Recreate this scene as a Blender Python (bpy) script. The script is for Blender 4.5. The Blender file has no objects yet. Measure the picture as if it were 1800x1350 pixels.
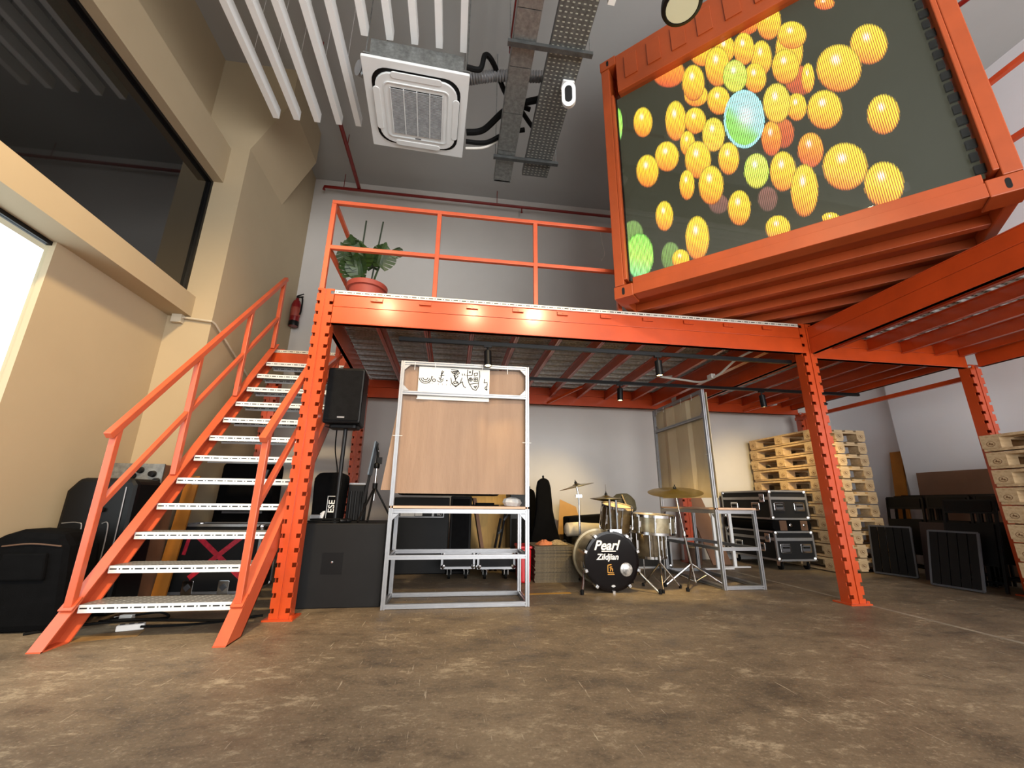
import bpy, bmesh, math, random
import numpy as np
from mathutils import Vector, Matrix, Euler
random.seed(7)
S = bpy.context.scene
C = S.collection
PI = math.pi

# ------------------------------------------------------------------ camera
# wide phone lens, about waist high, pitched up; X right along the mezzanine, Y away, Z up
d_ = Vector((-108, -206, -730)).normalized()
u_ = Vector((25, 2575, -730)); u_ = (u_ - d_ * u_.dot(d_)).normalized()
x_ = d_.cross(u_)
W2C = Matrix((x_, d_, u_)).transposed()
cam_d = bpy.data.cameras.new('camera'); cam_d.lens = 14.6; cam_d.sensor_width = 36; cam_d.clip_start = .02
cam = bpy.data.objects.new('camera', cam_d); C.objects.link(cam)
cam.matrix_world = Matrix.Translation((0, 0, .8)) @ W2C.transposed().to_4x4()
S.camera = cam

# ------------------------------------------------------------------ world and lights
world = bpy.data.worlds.new('overcast_sky'); S.world = world; world.use_nodes = True
bg = world.node_tree.nodes['Background']; bg.inputs[0].default_value = (.86, .93, 1, 1); bg.inputs[1].default_value = 1.3

def area(name, loc, target, size, power, col, sizey=None, spread=None):
    l = bpy.data.lights.new(name, 'AREA'); l.energy = power; l.color = col; l.size = size
    if sizey: l.shape = 'RECTANGLE'; l.size_y = sizey
    if spread: l.spread = spread
    o = bpy.data.objects.new(name, l); C.objects.link(o); o.location = loc
    o.rotation_euler = (Vector(target) - Vector(loc)).to_track_quat('-Z', 'Y').to_euler()
    return o
def spot(name, loc, target, power, col, deg, blend=.5, r=.03, parent=None):
    l = bpy.data.lights.new(name, 'SPOT'); l.energy = power; l.color = col; l.spot_size = math.radians(deg)
    l.spot_blend = blend; l.shadow_soft_size = r
    o = bpy.data.objects.new(name, l); C.objects.link(o); o.location = loc
    o.rotation_euler = (Vector(target) - Vector(loc)).to_track_quat('-Z', 'Y').to_euler()
    return o
# daylight through the glazed shopfront behind the camera
area('shopfront_daylight', (2.9, -4.2, 1.9), (2.6, 6, 3.1), 6.4, 320, (1, .975, .945), 3.6)
# daylight through the opening in the left wall
area('side_door_daylight', (-3.3, 1.6, 1.4), (3, 1.6, 1.2), 2.4, 14, (.80, .92, 1), 2.3)
# warm ceiling lamps over the open hall, in front of the mezzanine
WARM = (1, .74, .42)
spot('hall_spot_a', (-1.06, .1, 4.66), (-2.6, 3.3, 1.2), 620, WARM, 70, 1.0, .16)
spot('hall_spot_d', (-1.25, -.12, 4.05), (-.7, 3.4, 2.3), 45, WARM, 40, .9, .07)
spot('hall_spot_b', (.25, -.12, 4.05), (-.3, 3.4, 2.1), 60, WARM, 70, .9, .07)
spot('hall_spot_c', (1.35, -.12, 4.1), (1.1, 3.2, .6), 150, WARM, 75, .9, .07)

S.view_settings.view_transform = 'Standard'; S.view_settings.look = 'None'
S.view_settings.gamma = 1; S.view_settings.use_curve_mapping = False
S.view_settings.exposure = 0.9
S.cycles.use_denoising = True; S.cycles.use_adaptive_sampling = True; S.cycles.adaptive_threshold = .03
S.cycles.max_bounces = 8; S.cycles.diffuse_bounces = 4; S.cycles.glossy_bounces = 4
S.cycles.transparent_max_bounces = 12; S.cycles.sample_clamp_indirect = 6
S.cycles.caustics_reflective = False; S.cycles.caustics_refractive = False

# ------------------------------------------------------------------ materials
def lin(c):
    return tuple(((v / 255) / 12.92 if v / 255 <= .04045 else ((v / 255 + .055) / 1.055) ** 2.4) for v in c) + (1,)
class NT:
    def __init__(s, name):
        m = bpy.data.materials.new(name); m.use_nodes = True; s.m = m; s.t = m.node_tree; s.b = s.t.nodes['Principled BSDF']
        s.out = s.t.nodes['Material Output']
    def n(s, typ, **k):
        o = s.t.nodes.new(typ)
        for a, v in k.items(): setattr(o, a, v)
        return o
    def l(s, a, b): s.t.links.new(a, b)
    def put(s, inp, v):
        if hasattr(v, 'links') or isinstance(v, bpy.types.NodeSocket): s.l(v, inp)
        else: inp.default_value = v
    def math(s, op, a, b=0., c=0.):
        o = s.n('ShaderNodeMath', operation=op)
        for i, v in enumerate((a, b, c)): s.put(o.inputs[i], v)
        return o.outputs[0]
    def coord(s, kind='Object', scale=(1, 1, 1), rot=(0, 0, 0)):
        tc = s.n('ShaderNodeTexCoord'); mp = s.n('ShaderNodeMapping'); s.l(tc.outputs[kind], mp.inputs[0])
        mp.inputs['Scale'].default_value = scale; mp.inputs['Rotation'].default_value = rot
        return mp.outputs[0]
    def noise(s, vec, scale=5, detail=4, rough=.5):
        o = s.n('ShaderNodeTexNoise'); s.l(vec, o.inputs['Vector']); o.inputs['Scale'].default_value = scale
        o.inputs['Detail'].default_value = detail; o.inputs['Roughness'].default_value = rough
        return o.outputs['Fac']
    def ramp(s, fac, stops):
        o = s.n('ShaderNodeValToRGB'); s.l(fac, o.inputs[0]); e = o.color_ramp.elements
        while len(e) < len(stops): e.new(.5)
        for q, (p, c) in zip(e, stops): q.position = p; q.color = c if len(c) == 4 else (*c, 1)
        return o.outputs[0]
    def mix(s, fac, a, b, typ='MIX'):
        o = s.n('ShaderNodeMix', data_type='RGBA', blend_type=typ); s.put(o.inputs[0], fac); s.put(o.inputs[6], a); s.put(o.inputs[7], b)
        return o.outputs[2]
    def sep(s, vec):
        o = s.n('ShaderNodeSeparateXYZ'); s.l(vec, o.inputs[0]); return o.outputs
    def bump(s, h, strength=.2, dist=.01):
        o = s.n('ShaderNodeBump'); o.inputs['Strength'].default_value = strength; o.inputs['Distance'].default_value = dist
        s.l(h, o.inputs['Height']); s.l(o.outputs[0], s.b.inputs['Normal'])
    def set(s, col=None, rough=None, metal=None):
        if col is not None: s.put(s.b.inputs['Base Color'], col)
        if rough is not None: s.put(s.b.inputs['Roughness'], rough)
        if metal is not None: s.put(s.b.inputs['Metallic'], metal)
M = {}
def mat(name, rgb, rough=.5, metal=0, var=.12, vscale=6, bump=0, bscale=60, rgb2=None, stretch=(1, 1, 1), spec=.5):
    t = NT(name); t.b.inputs['Specular IOR Level'].default_value = spec; v = t.coord(scale=stretch); c = lin(rgb)
    lo = tuple(x * (1 - var) for x in c[:3]) + (1,); hi = tuple(min(1, x * (1 + var)) for x in c[:3]) + (1,)
    if rgb2: lo, hi = c, lin(rgb2)
    n = t.noise(v, vscale, 5, .6)
    t.set(t.ramp(n, [(.3, lo), (.7, hi)]), rough, metal)
    if bump: t.bump(t.noise(v, bscale, 3), bump, .004)
    M[name] = t.m
    return t
mat('ceiling_paint', (172, 172, 170), .85, var=.03, vscale=1.5)
mat('cream_paint', (176, 159, 130), .85, var=.03, vscale=1.5, bump=.05, bscale=90)
mat('cool_lit_paint', (236, 238, 243), .85, var=.02, vscale=1.5)  # right wall: cool light falling there is put into a whiter, bluer base
mat('wall_paint', (202, 198, 193), .85, var=.03, vscale=1.5, bump=.05, bscale=90)
mat('orange_paint', (190, 69, 23), .33, var=.10, vscale=5, bump=.03, bscale=30)
M['orange_paint'].node_tree.nodes['Principled BSDF'].inputs['Coat Weight'].default_value = .6; M['orange_paint'].node_tree.nodes['Principled BSDF'].inputs['Coat Roughness'].default_value = .16
mat('rail_paint', (198, 88, 54), .38, var=.10, vscale=6, bump=.03, bscale=30)
mat('container_paint', (166, 72, 30), .42, var=.10, vscale=4, bump=.05, bscale=14)
mat('red_pipe', (122, 20, 12), .4, var=.15)
mat('white_plastic', (236, 239, 240), .4, var=.03)
mat('slat_white', (252, 253, 254), .6, var=.02)
mat('black_plastic', (11, 11, 12), .45, spec=.22, var=.2, bump=.03)
mat('black_metal', (12, 12, 13), .4, .0, spec=.3, var=.2)
mat('black_fabric', (8, 8, 9), .95, spec=.08, var=.3, vscale=14, bump=.3, bscale=220)
mat('dark_carpet', (20, 20, 21), .9, spec=.1, var=.2, vscale=20, bump=.3, bscale=260)
mat('rubber', (12, 12, 12), .7, spec=.15)
mat('chrome', (205, 205, 205), .16, 1, var=.05)
mat('aluminium', (158, 159, 162), .36, .7, var=.05, vscale=20)
mat('alu_slot', (84, 84, 88), .5, .4)
mat('galvanised', (150, 153, 152), .42, .75, var=.28, vscale=26, bump=.02)
mat('tray_grey', (96, 98, 98), .45, .7, var=.3, vscale=12)
mat('dark_gap', (10, 9, 8), .9)
mat('brass', (146, 128, 74), .28, .9, var=.2, vscale=12)
mat('terracotta', (150, 62, 48), .6, var=.08)
mat('soil', (44, 32, 24), 1)
mat('leaf_green', (20, 40, 16), .45, rgb2=(52, 76, 28), vscale=9)
mat('pole_green', (40, 52, 36), .7)
mat('pallet_wood', (182, 150, 110), .75, var=.2, vscale=3, bump=.2, bscale=40, rgb2=(212, 186, 146), stretch=(3, 12, 12))
mat('plywood', (196, 160, 96), .65, var=.1, vscale=4, stretch=(8, 1, 1))
mat('hardboard', (126, 92, 70), .7, var=.06)
mat('plank_ochre', (176, 112, 34), .6, var=.12)
mat('red_plastic', (196, 24, 34), .4)
mat('extinguisher_red', (120, 14, 18), .3)
mat('cloth_white', (214, 204, 184), .9, var=.1, bump=.3, bscale=30)
mat('rag_orange', (198, 120, 78), .9, var=.35, vscale=40)
mat('rag_tan', (150, 130, 96), .9, var=.5, vscale=60)
mat('paper', (238, 234, 224), .8, var=.02)
mat('ink', (22, 22, 24), .7)
mat('print_white', (232, 230, 226), .6, var=.02)
mat('print_gold', (206, 146, 50), .5)
mat('tape_red', (178, 30, 52), .5, var=.35, vscale=40)
mat('drumhead', (9, 4, 4), .12, spec=.18, var=.2)
mat('drum_silver', (120, 110, 90), .25, .6, rgb2=(168, 158, 132), vscale=10)
mat('panel_dark', (24, 24, 25), .6, spec=.2, var=.1)
mat('cable_white', (220, 216, 208), .5)
mat('floor_light_patch', (190, 140, 50), .6, var=.1)
mat('pipe_box', (196, 186, 166), .6)
mat('plastic_bag', (178, 180, 182), .25, var=.2, vscale=20)
mat('brown_bin', (84, 60, 44), .8)
mat('blue_grey', (86, 100, 116), .5)
mat('joint_grey', (150, 140, 122), .8, var=.3, vscale=9)
mat('plywood_pink', (206, 170, 142), .6, var=.06)
mat('kraft_board', (196, 176, 140), .75, var=.08, vscale=2, rgb2=(214, 198, 166))
mat('carpet_tile_grey', (98, 88, 72), .95, var=.3, vscale=60, bump=.4, bscale=200)
mat('floor_stain', (138, 108, 66), .7, var=.25, vscale=12)
mat('hoop_tan', (150, 140, 116), .3, .3)
mat('port_silver', (60, 60, 62), .2, .6, rgb2=(235, 235, 235), vscale=22)
mat('drum_dark', (74, 60, 44), .22, .4, rgb2=(128, 112, 84), vscale=6)
mat('rucksack_cloth', (50, 50, 42), .85, var=.4, vscale=9, bump=.3, bscale=40)
mat('plank_pale', (184, 140, 78), .7, var=.08)
mat('burn_mark', (112, 78, 46), .9)
mat('dark_red_panel', (46, 30, 28), .6)
# cardboard with soft corrugation
t = NT('cardboard'); v = t.coord(); nx = t.sep(v)
w = t.n('ShaderNodeTexWave'); t.l(v, w.inputs['Vector']); w.inputs['Scale'].default_value = 30; w.inputs['Distortion'].default_value = 1.5
t.set(t.ramp(t.noise(t.coord(scale=(6, 6, .6)), 3, 5), [(.25, lin((146, 119, 99))), (.75, lin((160, 132, 110)))]), .8)
t.bump(w.outputs['Fac'], .2, .004); M['cardboard'] = t.m
# floor: worn sealed concrete with pale scuffs, dark stains and scratches
t = NT('concrete_floor'); v = t.coord()
big = t.noise(v, .8, 5, .6); mid = t.noise(t.coord(scale=(1, 1.5, 1), rot=(0, 0, .5)), 2.6, 12, .78); fine = t.noise(t.coord(scale=(1, 1.8, 1), rot=(0, 0, .5)), 14, 10, .75)
scr = t.noise(t.coord(scale=(30, 1.6, 1), rot=(0, 0, .55)), 2.4, 5, .62); scr2 = t.noise(t.coord(scale=(2.0, 40, 1), rot=(0, 0, .35)), 2.4, 5, .62)
base = t.ramp(big, [(.30, lin((104, 91, 74))), (.5, lin((122, 107, 87))), (.70, lin((136, 121, 99)))])
base = t.mix(t.ramp(mid, [(.36, (.8,) * 3), (.50, (0,) * 3)]), base, lin((72, 63, 53)))
base = t.mix(t.ramp(t.math('ADD', t.math('MULTIPLY', mid, .6), t.math('MULTIPLY', fine, .4)), [(.53, (0,) * 3), (.62, (.75,) * 3)]), base, lin((182, 167, 140)))
spk = t.noise(v, 70, 4, .7)
base = t.mix(t.ramp(spk, [(.56, (0,) * 3), (.70, (.35,) * 3)]), base, lin((186, 172, 148)))
base = t.mix(t.ramp(spk, [(.30, (.4,) * 3), (.44, (0,) * 3)]), base, lin((60, 53, 45)))
base = t.mix(t.ramp(fine, [(.30, (.5,) * 3), (.45, (0,) * 3)]), base, lin((76, 66, 55)))
base = t.mix(t.ramp(scr, [(.655, (0,) * 3), (.69, (.6,) * 3)]), base, lin((196, 184, 160)))
base = t.mix(t.ramp(scr2, [(.675, (0,) * 3), (.71, (.55,) * 3)]), base, lin((186, 172, 148)))
t.set(base, t.ramp(mid, [(.3, (.42,) * 3), (.7, (.66,) * 3)]))
t.b.inputs['Specular IOR Level'].default_value = .3
t.bump(t.math('ADD', mid, fine), .12, .01); M['concrete_floor'] = t.m
# slotted white steel edges (treads and deck trim): dashes and dots along x
def slotted(name, rgb, zc, pitch=.072, rough=.4, metal=.1, perf=False):
    t = NT(name); x, y, z = t.sep(t.coord())
    fr = t.math('FRACT', t.math('DIVIDE', t.math('ADD', x, 10.), pitch))
    dash = t.math('MULTIPLY', t.math('LESS_THAN', fr, .56), t.math('LESS_THAN', t.math('ABSOLUTE', t.math('SUBTRACT', z, zc)), .0042))
    dot = t.math('MULTIPLY', t.math('LESS_THAN', t.math('ABSOLUTE', t.math('SUBTRACT', fr, .78)), .06), t.math('LESS_THAN', t.math('ABSOLUTE', t.math('SUBTRACT', z, zc)), .0042))
    geo = t.n('ShaderNodeNewGeometry'); nz = t.sep(geo.outputs['Normal'])[2]
    side = t.math('LESS_THAN', t.math('ABSOLUTE', nz), .5)
    k = t.math('MULTIPLY', t.math('MAXIMUM', dash, dot), side)
    c = t.mix(k, lin(rgb), lin((20, 20, 20)))
    if perf:   # punched tread surface
        a = t.math('ABSOLUTE', t.math('SUBTRACT', t.math('FRACT', t.math('DIVIDE', t.math('ADD', x, 10.), .045)), .5))
        b = t.math('ABSOLUTE', t.math('SUBTRACT', t.math('FRACT', t.math('DIVIDE', t.math('ADD', y, 10.), .036)), .5))
        hole = t.math('MULTIPLY', t.math('LESS_THAN', t.math('SQRT', t.math('ADD', t.math('POWER', a, 2.), t.math('POWER', b, 2.))), .15), t.math('GREATER_THAN', t.math('ABSOLUTE', nz), .5))
        top = t.math('GREATER_THAN', t.math('ABSOLUTE', nz), .5)
        c = t.mix(top, c, lin((128, 130, 130))); c = t.mix(hole, c, lin((214, 216, 214)))
    t.set(c, rough, metal); M[name] = t.m
slotted('tread_steel', (226, 231, 233), -.020, perf=True)
slotted('trim_steel', (222, 218, 204), 0.)
# punched galvanised deck seen from below and perforated cable tray
def perforated(name, rgb, px, py, fx, fy, stagger=True, hole=(12, 12, 11), rough=.5, metal=.0, shift=0):
    t = NT(name); v = t.coord(); x, y, z = t.sep(v)
    row = t.math('FLOOR', t.math('DIVIDE', t.math('ADD', y, 10.), py))
    xo = t.math('ADD', t.math('DIVIDE', t.math('ADD', x, 10.), px), t.math('MULTIPLY', row, .5 if stagger else 0.))
    a = t.math('LESS_THAN', t.math('ABSOLUTE', t.math('SUBTRACT', t.math('FRACT', xo), .5)), fx)
    b = t.math('LESS_THAN', t.math('ABSOLUTE', t.math('SUBTRACT', t.math('FRACT', t.math('DIVIDE', t.math('ADD', y, 10.), py)), .5)), fy)
    geo = t.n('ShaderNodeNewGeometry'); nz = t.sep(geo.outputs['Normal'])[2]
    k = t.math('MULTIPLY', t.math('MULTIPLY', a, b), t.math('GREATER_THAN', t.math('ABSOLUTE', nz), .5))
    c = t.ramp(t.noise(v, 30, 3), [(.3, lin(tuple(q * .8 for q in rgb))), (.7, lin(rgb))])
    t.set(t.mix(k, c, lin(hole)), rough, t.math('MULTIPLY', t.math('SUBTRACT', 1., k), metal)); M[name] = t.m
perforated('deck_steel', (226, 228, 226), .036, .034, .30, .26)
perforated('tray_perforated', (112, 113, 112), .044, .036, .22, .13, False, hole=(168, 170, 158), metal=.5)
def emit(name, rgb, strength):
    t = NT(name); t.b.inputs['Emission Color'].default_value = lin(rgb); t.b.inputs['Emission Strength'].default_value = strength
    t.set(lin(rgb), .4); M[name] = t.m
emit('lamp_lens', (255, 226, 170), 6)
# dark tinted glazing and clear glass
t = NT('tinted_glass'); t.set(lin((14, 15, 16)), .03); t.b.inputs['Specular IOR Level'].default_value = .9; M['tinted_glass'] = t.m
def glass(name, tint, refl):
    t = NT(name); tr = t.n('ShaderNodeBsdfTransparent'); tr.inputs[0].default_value = tint
    gl = t.n('ShaderNodeBsdfGlossy'); gl.inputs['Roughness'].default_value = .02
    mx = t.n('ShaderNodeMixShader'); lw = t.n('ShaderNodeLayerWeight')
    t.l(t.math('ADD', t.math('MULTIPLY', t.math('POWER', lw.outputs['Facing'], 5.), .9), refl), mx.inputs[0]); t.l(tr.outputs[0], mx.inputs[1]); t.l(gl.outputs[0], mx.inputs[2])
    t.l(mx.outputs[0], t.out.inputs[0]); M[name] = t.m
glass('clear_glass', (.96, .98, .97, 1), .02)

# ------------------------------------------------------------------ mesh helpers
class MB:
    def __init__(s): s.v = []; s.f = []
    def add(s, vs, fs):
        k = len(s.v); s.v += [tuple(p) for p in vs]; s.f += [tuple(i + k for i in f) for f in fs]; return s
    def box(s, c, d, R=None):
        vs = []
        for sx in (-.5, .5):
            for sy in (-.5, .5):
                for sz in (-.5, .5):
                    p = Vector((sx * d[0], sy * d[1], sz * d[2]))
                    if R: p = R @ p
                    vs.append(p + Vector(c))
        return s.add(vs, [(0, 1, 3, 2), (4, 6, 7, 5), (0, 4, 5, 1), (2, 3, 7, 6), (0, 2, 6, 4), (1, 5, 7, 3)])
    def lim(s, x0, x1, y0, y1, z0, z1):
        return s.box(((x0 + x1) / 2, (y0 + y1) / 2, (z0 + z1) / 2), (x1 - x0, y1 - y0, z1 - z0))
    def bar(s, a, b, w, h, up=(0, 0, 1)):          # square bar from a to b: w sideways, h towards up
        a, b = Vector(a), Vector(b); y = (b - a); L = y.length; y.normalize(); up = Vector(up)
        x = y.cross(up)
        if x.length < 1e-4: x = y.cross(Vector((1, 0, 0)))
        x.normalize(); z = x.cross(y)
        return s.box((a + b) / 2, (w, L, h), Matrix((x, y, z)).transposed())
    def tube(s, pts, r, n=8, cap=True):
        pts = [Vector(p) for p in pts]; rs = r if isinstance(r, (list, tuple)) else [r] * len(pts); rings = []; k0 = len(s.v)
        ref = None
        for i, p in enumerate(pts):
            tg = (pts[min(i + 1, len(pts) - 1)] - pts[max(i - 1, 0)]).normalized()
            if ref is None: ref = tg.orthogonal().normalized()
            ref = (ref - tg * ref.dot(tg)).normalized(); bi = tg.cross(ref)
            s.v += [tuple(p + (ref * math.cos(2 * PI * j / n) + bi * math.sin(2 * PI * j / n)) * rs[i]) for j in range(n)]
        for i in range(len(pts) - 1):
            for j in range(n):
                a = k0 + i * n + j; b = k0 + i * n + (j + 1) % n; s.f.append((a, b, b + n, a + n))
        if cap:
            s.f.append(tuple(k0 + j for j in range(n))[::-1]); s.f.append(tuple(k0 + (len(pts) - 1) * n + j for j in range(n)))
        return s
    def lathe(s, prof, n=24, c=(0, 0, 0), R=None, sy=1., cap=True):       # prof: (radius, height) pairs
        k0 = len(s.v)
        for r, h in prof:
            for j in range(n):
                p = Vector((r * math.cos(2 * PI * j / n), r * sy * math.sin(2 * PI * j / n), h))
                if R: p = R @ p
                s.v.append(tuple(p + Vector(c)))
        for i in range(len(prof) - 1):
            for j in range(n):
                a = k0 + i * n + j; b = k0 + i * n + (j + 1) % n; s.f.append((a, b, b + n, a + n))
        if cap and prof[0][0] > 1e-5: s.f.append(tuple(k0 + j for j in range(n))[::-1])
        if cap and prof[-1][0] > 1e-5: s.f.append(tuple(k0 + (len(prof) - 1) * n + j for j in range(n)))
        return s
    def prism(s, poly, t0, t1, axis='y'):                        # poly in the plane across axis
        n = len(poly)
        def P(u, v, t): return {'y': (u, t, v), 'x': (t, u, v), 'z': (u, v, t)}[axis]
        return s.add([P(u, v, t0) for u, v in poly] + [P(u, v, t1) for u, v in poly],
                     [tuple(range(n)), tuple(range(n, 2 * n))[::-1]] + [(i, i + n, (i + 1) % n + n, (i + 1) % n) for i in range(n)])
    def mesh(s, name, smooth=False):
        me = bpy.data.meshes.new(name); me.from_pydata(s.v, [], s.f)
        bm = bmesh.new(); bm.from_mesh(me); bmesh.ops.recalc_face_normals(bm, faces=bm.faces); bm.to_mesh(me); bm.free()
        if smooth:
            for p in me.polygons: p.use_smooth = True
            me.set_sharp_from_angle(angle=math.radians(38))
        return me
    def build(s, name, mt, parent=None, smooth=False, bevel=0, loc=None, rot=None):
        return put(name, s.mesh(name, smooth), mt, parent, loc, rot, bevel)
def put(name, me, mt=None, parent=None, loc=None, rot=None, bevel=0):
    o = bpy.data.objects.new(name, me); C.objects.link(o)
    if mt and not me.materials: me.materials.append(M[mt])
    if parent: o.parent = parent
    if loc is not None: o.location = loc
    if rot is not None: o.rotation_euler = rot
    if bevel:
        b = o.modifiers.new('bevel', 'BEVEL'); b.width = bevel; b.segments = 2; b.limit_method = 'ANGLE'; b.angle_limit = math.radians(40)
    return o
def thing(name, label, cat, loc=(0, 0, 0), rotz=0, group=None):
    o = bpy.data.objects.new(name, None); C.objects.link(o); o.location = loc; o.rotation_euler = (0, 0, rotz); o.empty_display_size = .1
    return tag(o, label, cat, group)
def tag(o, label, cat, group=None):
    o['label'] = label; o['category'] = cat
    if group: o['group'] = group
    return o
def struct(o): o['kind'] = 'structure'; return o
def copy_tree(o, parent=None, loc=None, rot=None):
    c = o.copy(); C.objects.link(c)
    if parent: c.parent = parent
    if loc is not None: c.location = loc
    if rot is not None: c.rotation_euler = rot
    for ch in list(o.children): copy_tree(ch, c)
    return c
def label_part(o, txt): o['label'] = txt; return o
def text_mesh(txt, size, depth=.001, shear=0, extra=0):
    cu = bpy.data.curves.new('lettering', 'FONT'); cu.body = txt; cu.size = size; cu.extrude = depth; cu.shear = shear; cu.offset = extra
    cu.align_x = 'CENTER'; cu.align_y = 'CENTER'; cu.resolution_u = 3
    o = bpy.data.objects.new('lettering', cu); C.objects.link(o)
    bpy.context.view_layer.update()
    me = bpy.data.meshes.new_from_object(o.evaluated_get(bpy.context.evaluated_depsgraph_get()))
    bpy.data.objects.remove(o); bpy.data.curves.remove(cu)
    return me
def rounded(w, h, r, n=5):
    out = []
    for cx, cy, a in ((w / 2 - r, h / 2 - r, 0), (-w / 2 + r, h / 2 - r, PI / 2), (-w / 2 + r, -h / 2 + r, PI), (w / 2 - r, -h / 2 + r, 1.5 * PI)):
        for i in range(n + 1): q = a + PI / 2 * i / n; out.append((cx + r * math.cos(q), cy + r * math.sin(q)))
    return out
RX = lambda a: Matrix.Rotation(a, 3, 'X')
RY = lambda a: Matrix.Rotation(a, 3, 'Y')
RZ = lambda a: Matrix.Rotation(a, 3, 'Z')
# ================================================================== the room
struct(MB().lim(-3.5, 6.7, -4.8, 6.5, -.2, 0).build('floor', 'concrete_floor'))
struct(MB().lim(-3.5, 6.7, -4.8, 6.5, 6.0, 6.2).build('ceiling', 'ceiling_paint'))
struct(MB().lim(-3.5, 6.7, 6.2, 6.5, 0, 6).build('wall_back', 'wall_paint'))
struct(MB().lim(6.4, 6.7, -4.8, 6.2, 0, 6).lim(6.3, 6.4, -4.8, 5.11, 0, 6).build('wall_right', 'cool_lit_paint'))
# left wall: pier at the back, window band in the middle, sloped niche below it, a daylit door opening nearer the camera
wl = MB()
wl.lim(-3.4, -2.5, 4.3, 6.2, 0, 6)
wl.lim(-3.4, -3.0, -4.8, 4.3, 4.69, 6)
wl.lim(-3.0, -2.7, -4.8, 4.3, 4.22, 4.69)
wl.lim(-3.1, -2.7, -4.8, 4.3, 2.58, 2.80)
wl.lim(-2.98, -2.915, 3.06, 4.3, 0, 2.58)
wl.lim(-3.15, -2.7, -4.8, .35, 0, 2.58)
struct(wl.build('wall_left', 'cream_paint'))
wf = MB().lim(-3.5, 6.7, -4.8, -4.5, 3.9, 6).lim(-3.5, -2.0, -4.8, -4.5, 0, 3.9).lim(6.2, 6.7, -4.8, -4.5, 0, 3.9)
struct(wf.build('wall_front', 'wall_paint'))
# plaster boxing in the upper corner over the stairs
bk = MB().prism([(-2.5, 4.72), (-2.15, 5.48), (-2.15, 6.0), (-2.5, 6.0)], 4.3, 5.25)
struct(bk.build('trim_1', 'cream_paint'))
# dark upper window
w1 = struct(MB().lim(-2.86, -2.83, -4.5, 4.3, 2.8, 4.22).build('window_1', 'tinted_glass'))
MB().lim(-2.83, -2.80, 4.27, 4.3, 2.8, 4.22).lim(-2.83, -2.80, -4.5, 4.27, 2.8, 2.83).lim(-2.83, -2.80, -4.5, 4.27, 4.19, 4.22).build('window_frame', 'black_metal', w1)
MB().lim(-2.832, -2.826, 1.72, 1.732, 2.83, 4.19).build('glazing_joint', 'alu_slot', w1)
# daylit side door: clear pane in a dark frame
d1 = struct(MB().lim(-2.965, -2.955, .40, 3.06, .03, 2.55).build('door_1', 'clear_glass'))
MB().lim(-2.98, -2.94, .35, 3.06, 2.55, 2.58).lim(-2.98, -2.94, .35, .40, 0, 2.55).lim(-2.98, -2.94, .4, 3.06, 0, .03).build('door_frame', 'black_metal', d1)
# pale expansion joint in the concrete
j = MB().lim(3.475, 3.510, -4, 5.6, 0, .0012).build('trim_2', 'joint_grey'); struct(j)
# conduit box and pipe on the pier
cb = tag(MB().box((-2.80, 4.27, 2.54), (.09, .05, .09)).tube([(-2.76, 4.27, 2.555), (-2.48, 4.27, 2.53), (-2.475, 4.32, 2.525), (-2.475, 5.2, 2.20)], .011, 8).build('conduit', 'pipe_box', smooth=True),
         'cream junction box and conduit running around the wall pier by the stairs', 'conduit')

# ================================================================== mezzanine
PITCH = .0975
def upright_mesh(h, w=.135, dp=.105, th=.006):
    m = MB(); hw = w / 2; hw2 = .017
    # front plate: centre strip, and two slotted columns left with open gaps between the rungs
    m.lim(-hw + hw2 + .012, -.006, -dp, -dp + th, 0, h); m.lim(.006, hw - hw2 - .012, -dp, -dp + th, 0, h)
    m.lim(-.006, .006, -dp + .008, -dp + .008 + th, 0, h)
    for sx in (-1, 1):
        z = 0.; k = 0
        while z < h - .01:
            z1 = min(h, z + PITCH - .030) if k else .035
            a, b = sorted((sx * hw, sx * (hw - hw2 - .012))); m.lim(a, b, -dp, -dp + th, z, z1)
            a, b = sorted((sx * hw, sx * (hw - th))); m.lim(a, b, -dp + th, -dp + .022, z, z1)
            z = z1 + .030; k += 1
        a, b = sorted((sx * hw, sx * (hw - th))); m.lim(a, b, -dp + .022, 0, 0, h)
    m.lim(-hw + th, hw - th, -th, 0, 0, h)
    return m
mez = thing('mezzanine', 'orange steel rack mezzanine with slotted uprights and punched metal deck', 'mezzanine', (0, 0, 0))
up = upright_mesh(2.52).mesh('upright'); up_low = upright_mesh(2.22).mesh('upright')
plate = MB().lim(-.10, .10, -.13, .05, 0, .012); plate.lathe([(.012, .012), (.012, .03), (.006, .034)], 6, (.08, -.11, 0)); plate = plate.mesh('base_plate')
for i, (x, y, r, me) in enumerate([(-1.13, 3.475, 0, up), (3.405, 3.478, 0, up), (-1.30, 5.98, 0, up_low), (3.42, 5.98, 0, up_low), (5.60, 5.98, 0, up_low), (5.39, 3.53, 0, up_low),
                                    (-2.16, 5.20, 0, up_low), (3.43, .66, 0, up_low), (5.39, .66, 0, up_low)]):
    o = put('upright', me, 'orange_paint', mez, (x, y, .012 if i != 9 else 0), (0, 0, r)); put('base_plate', plate, 'orange_paint', o, (0, 0, -.012))
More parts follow.
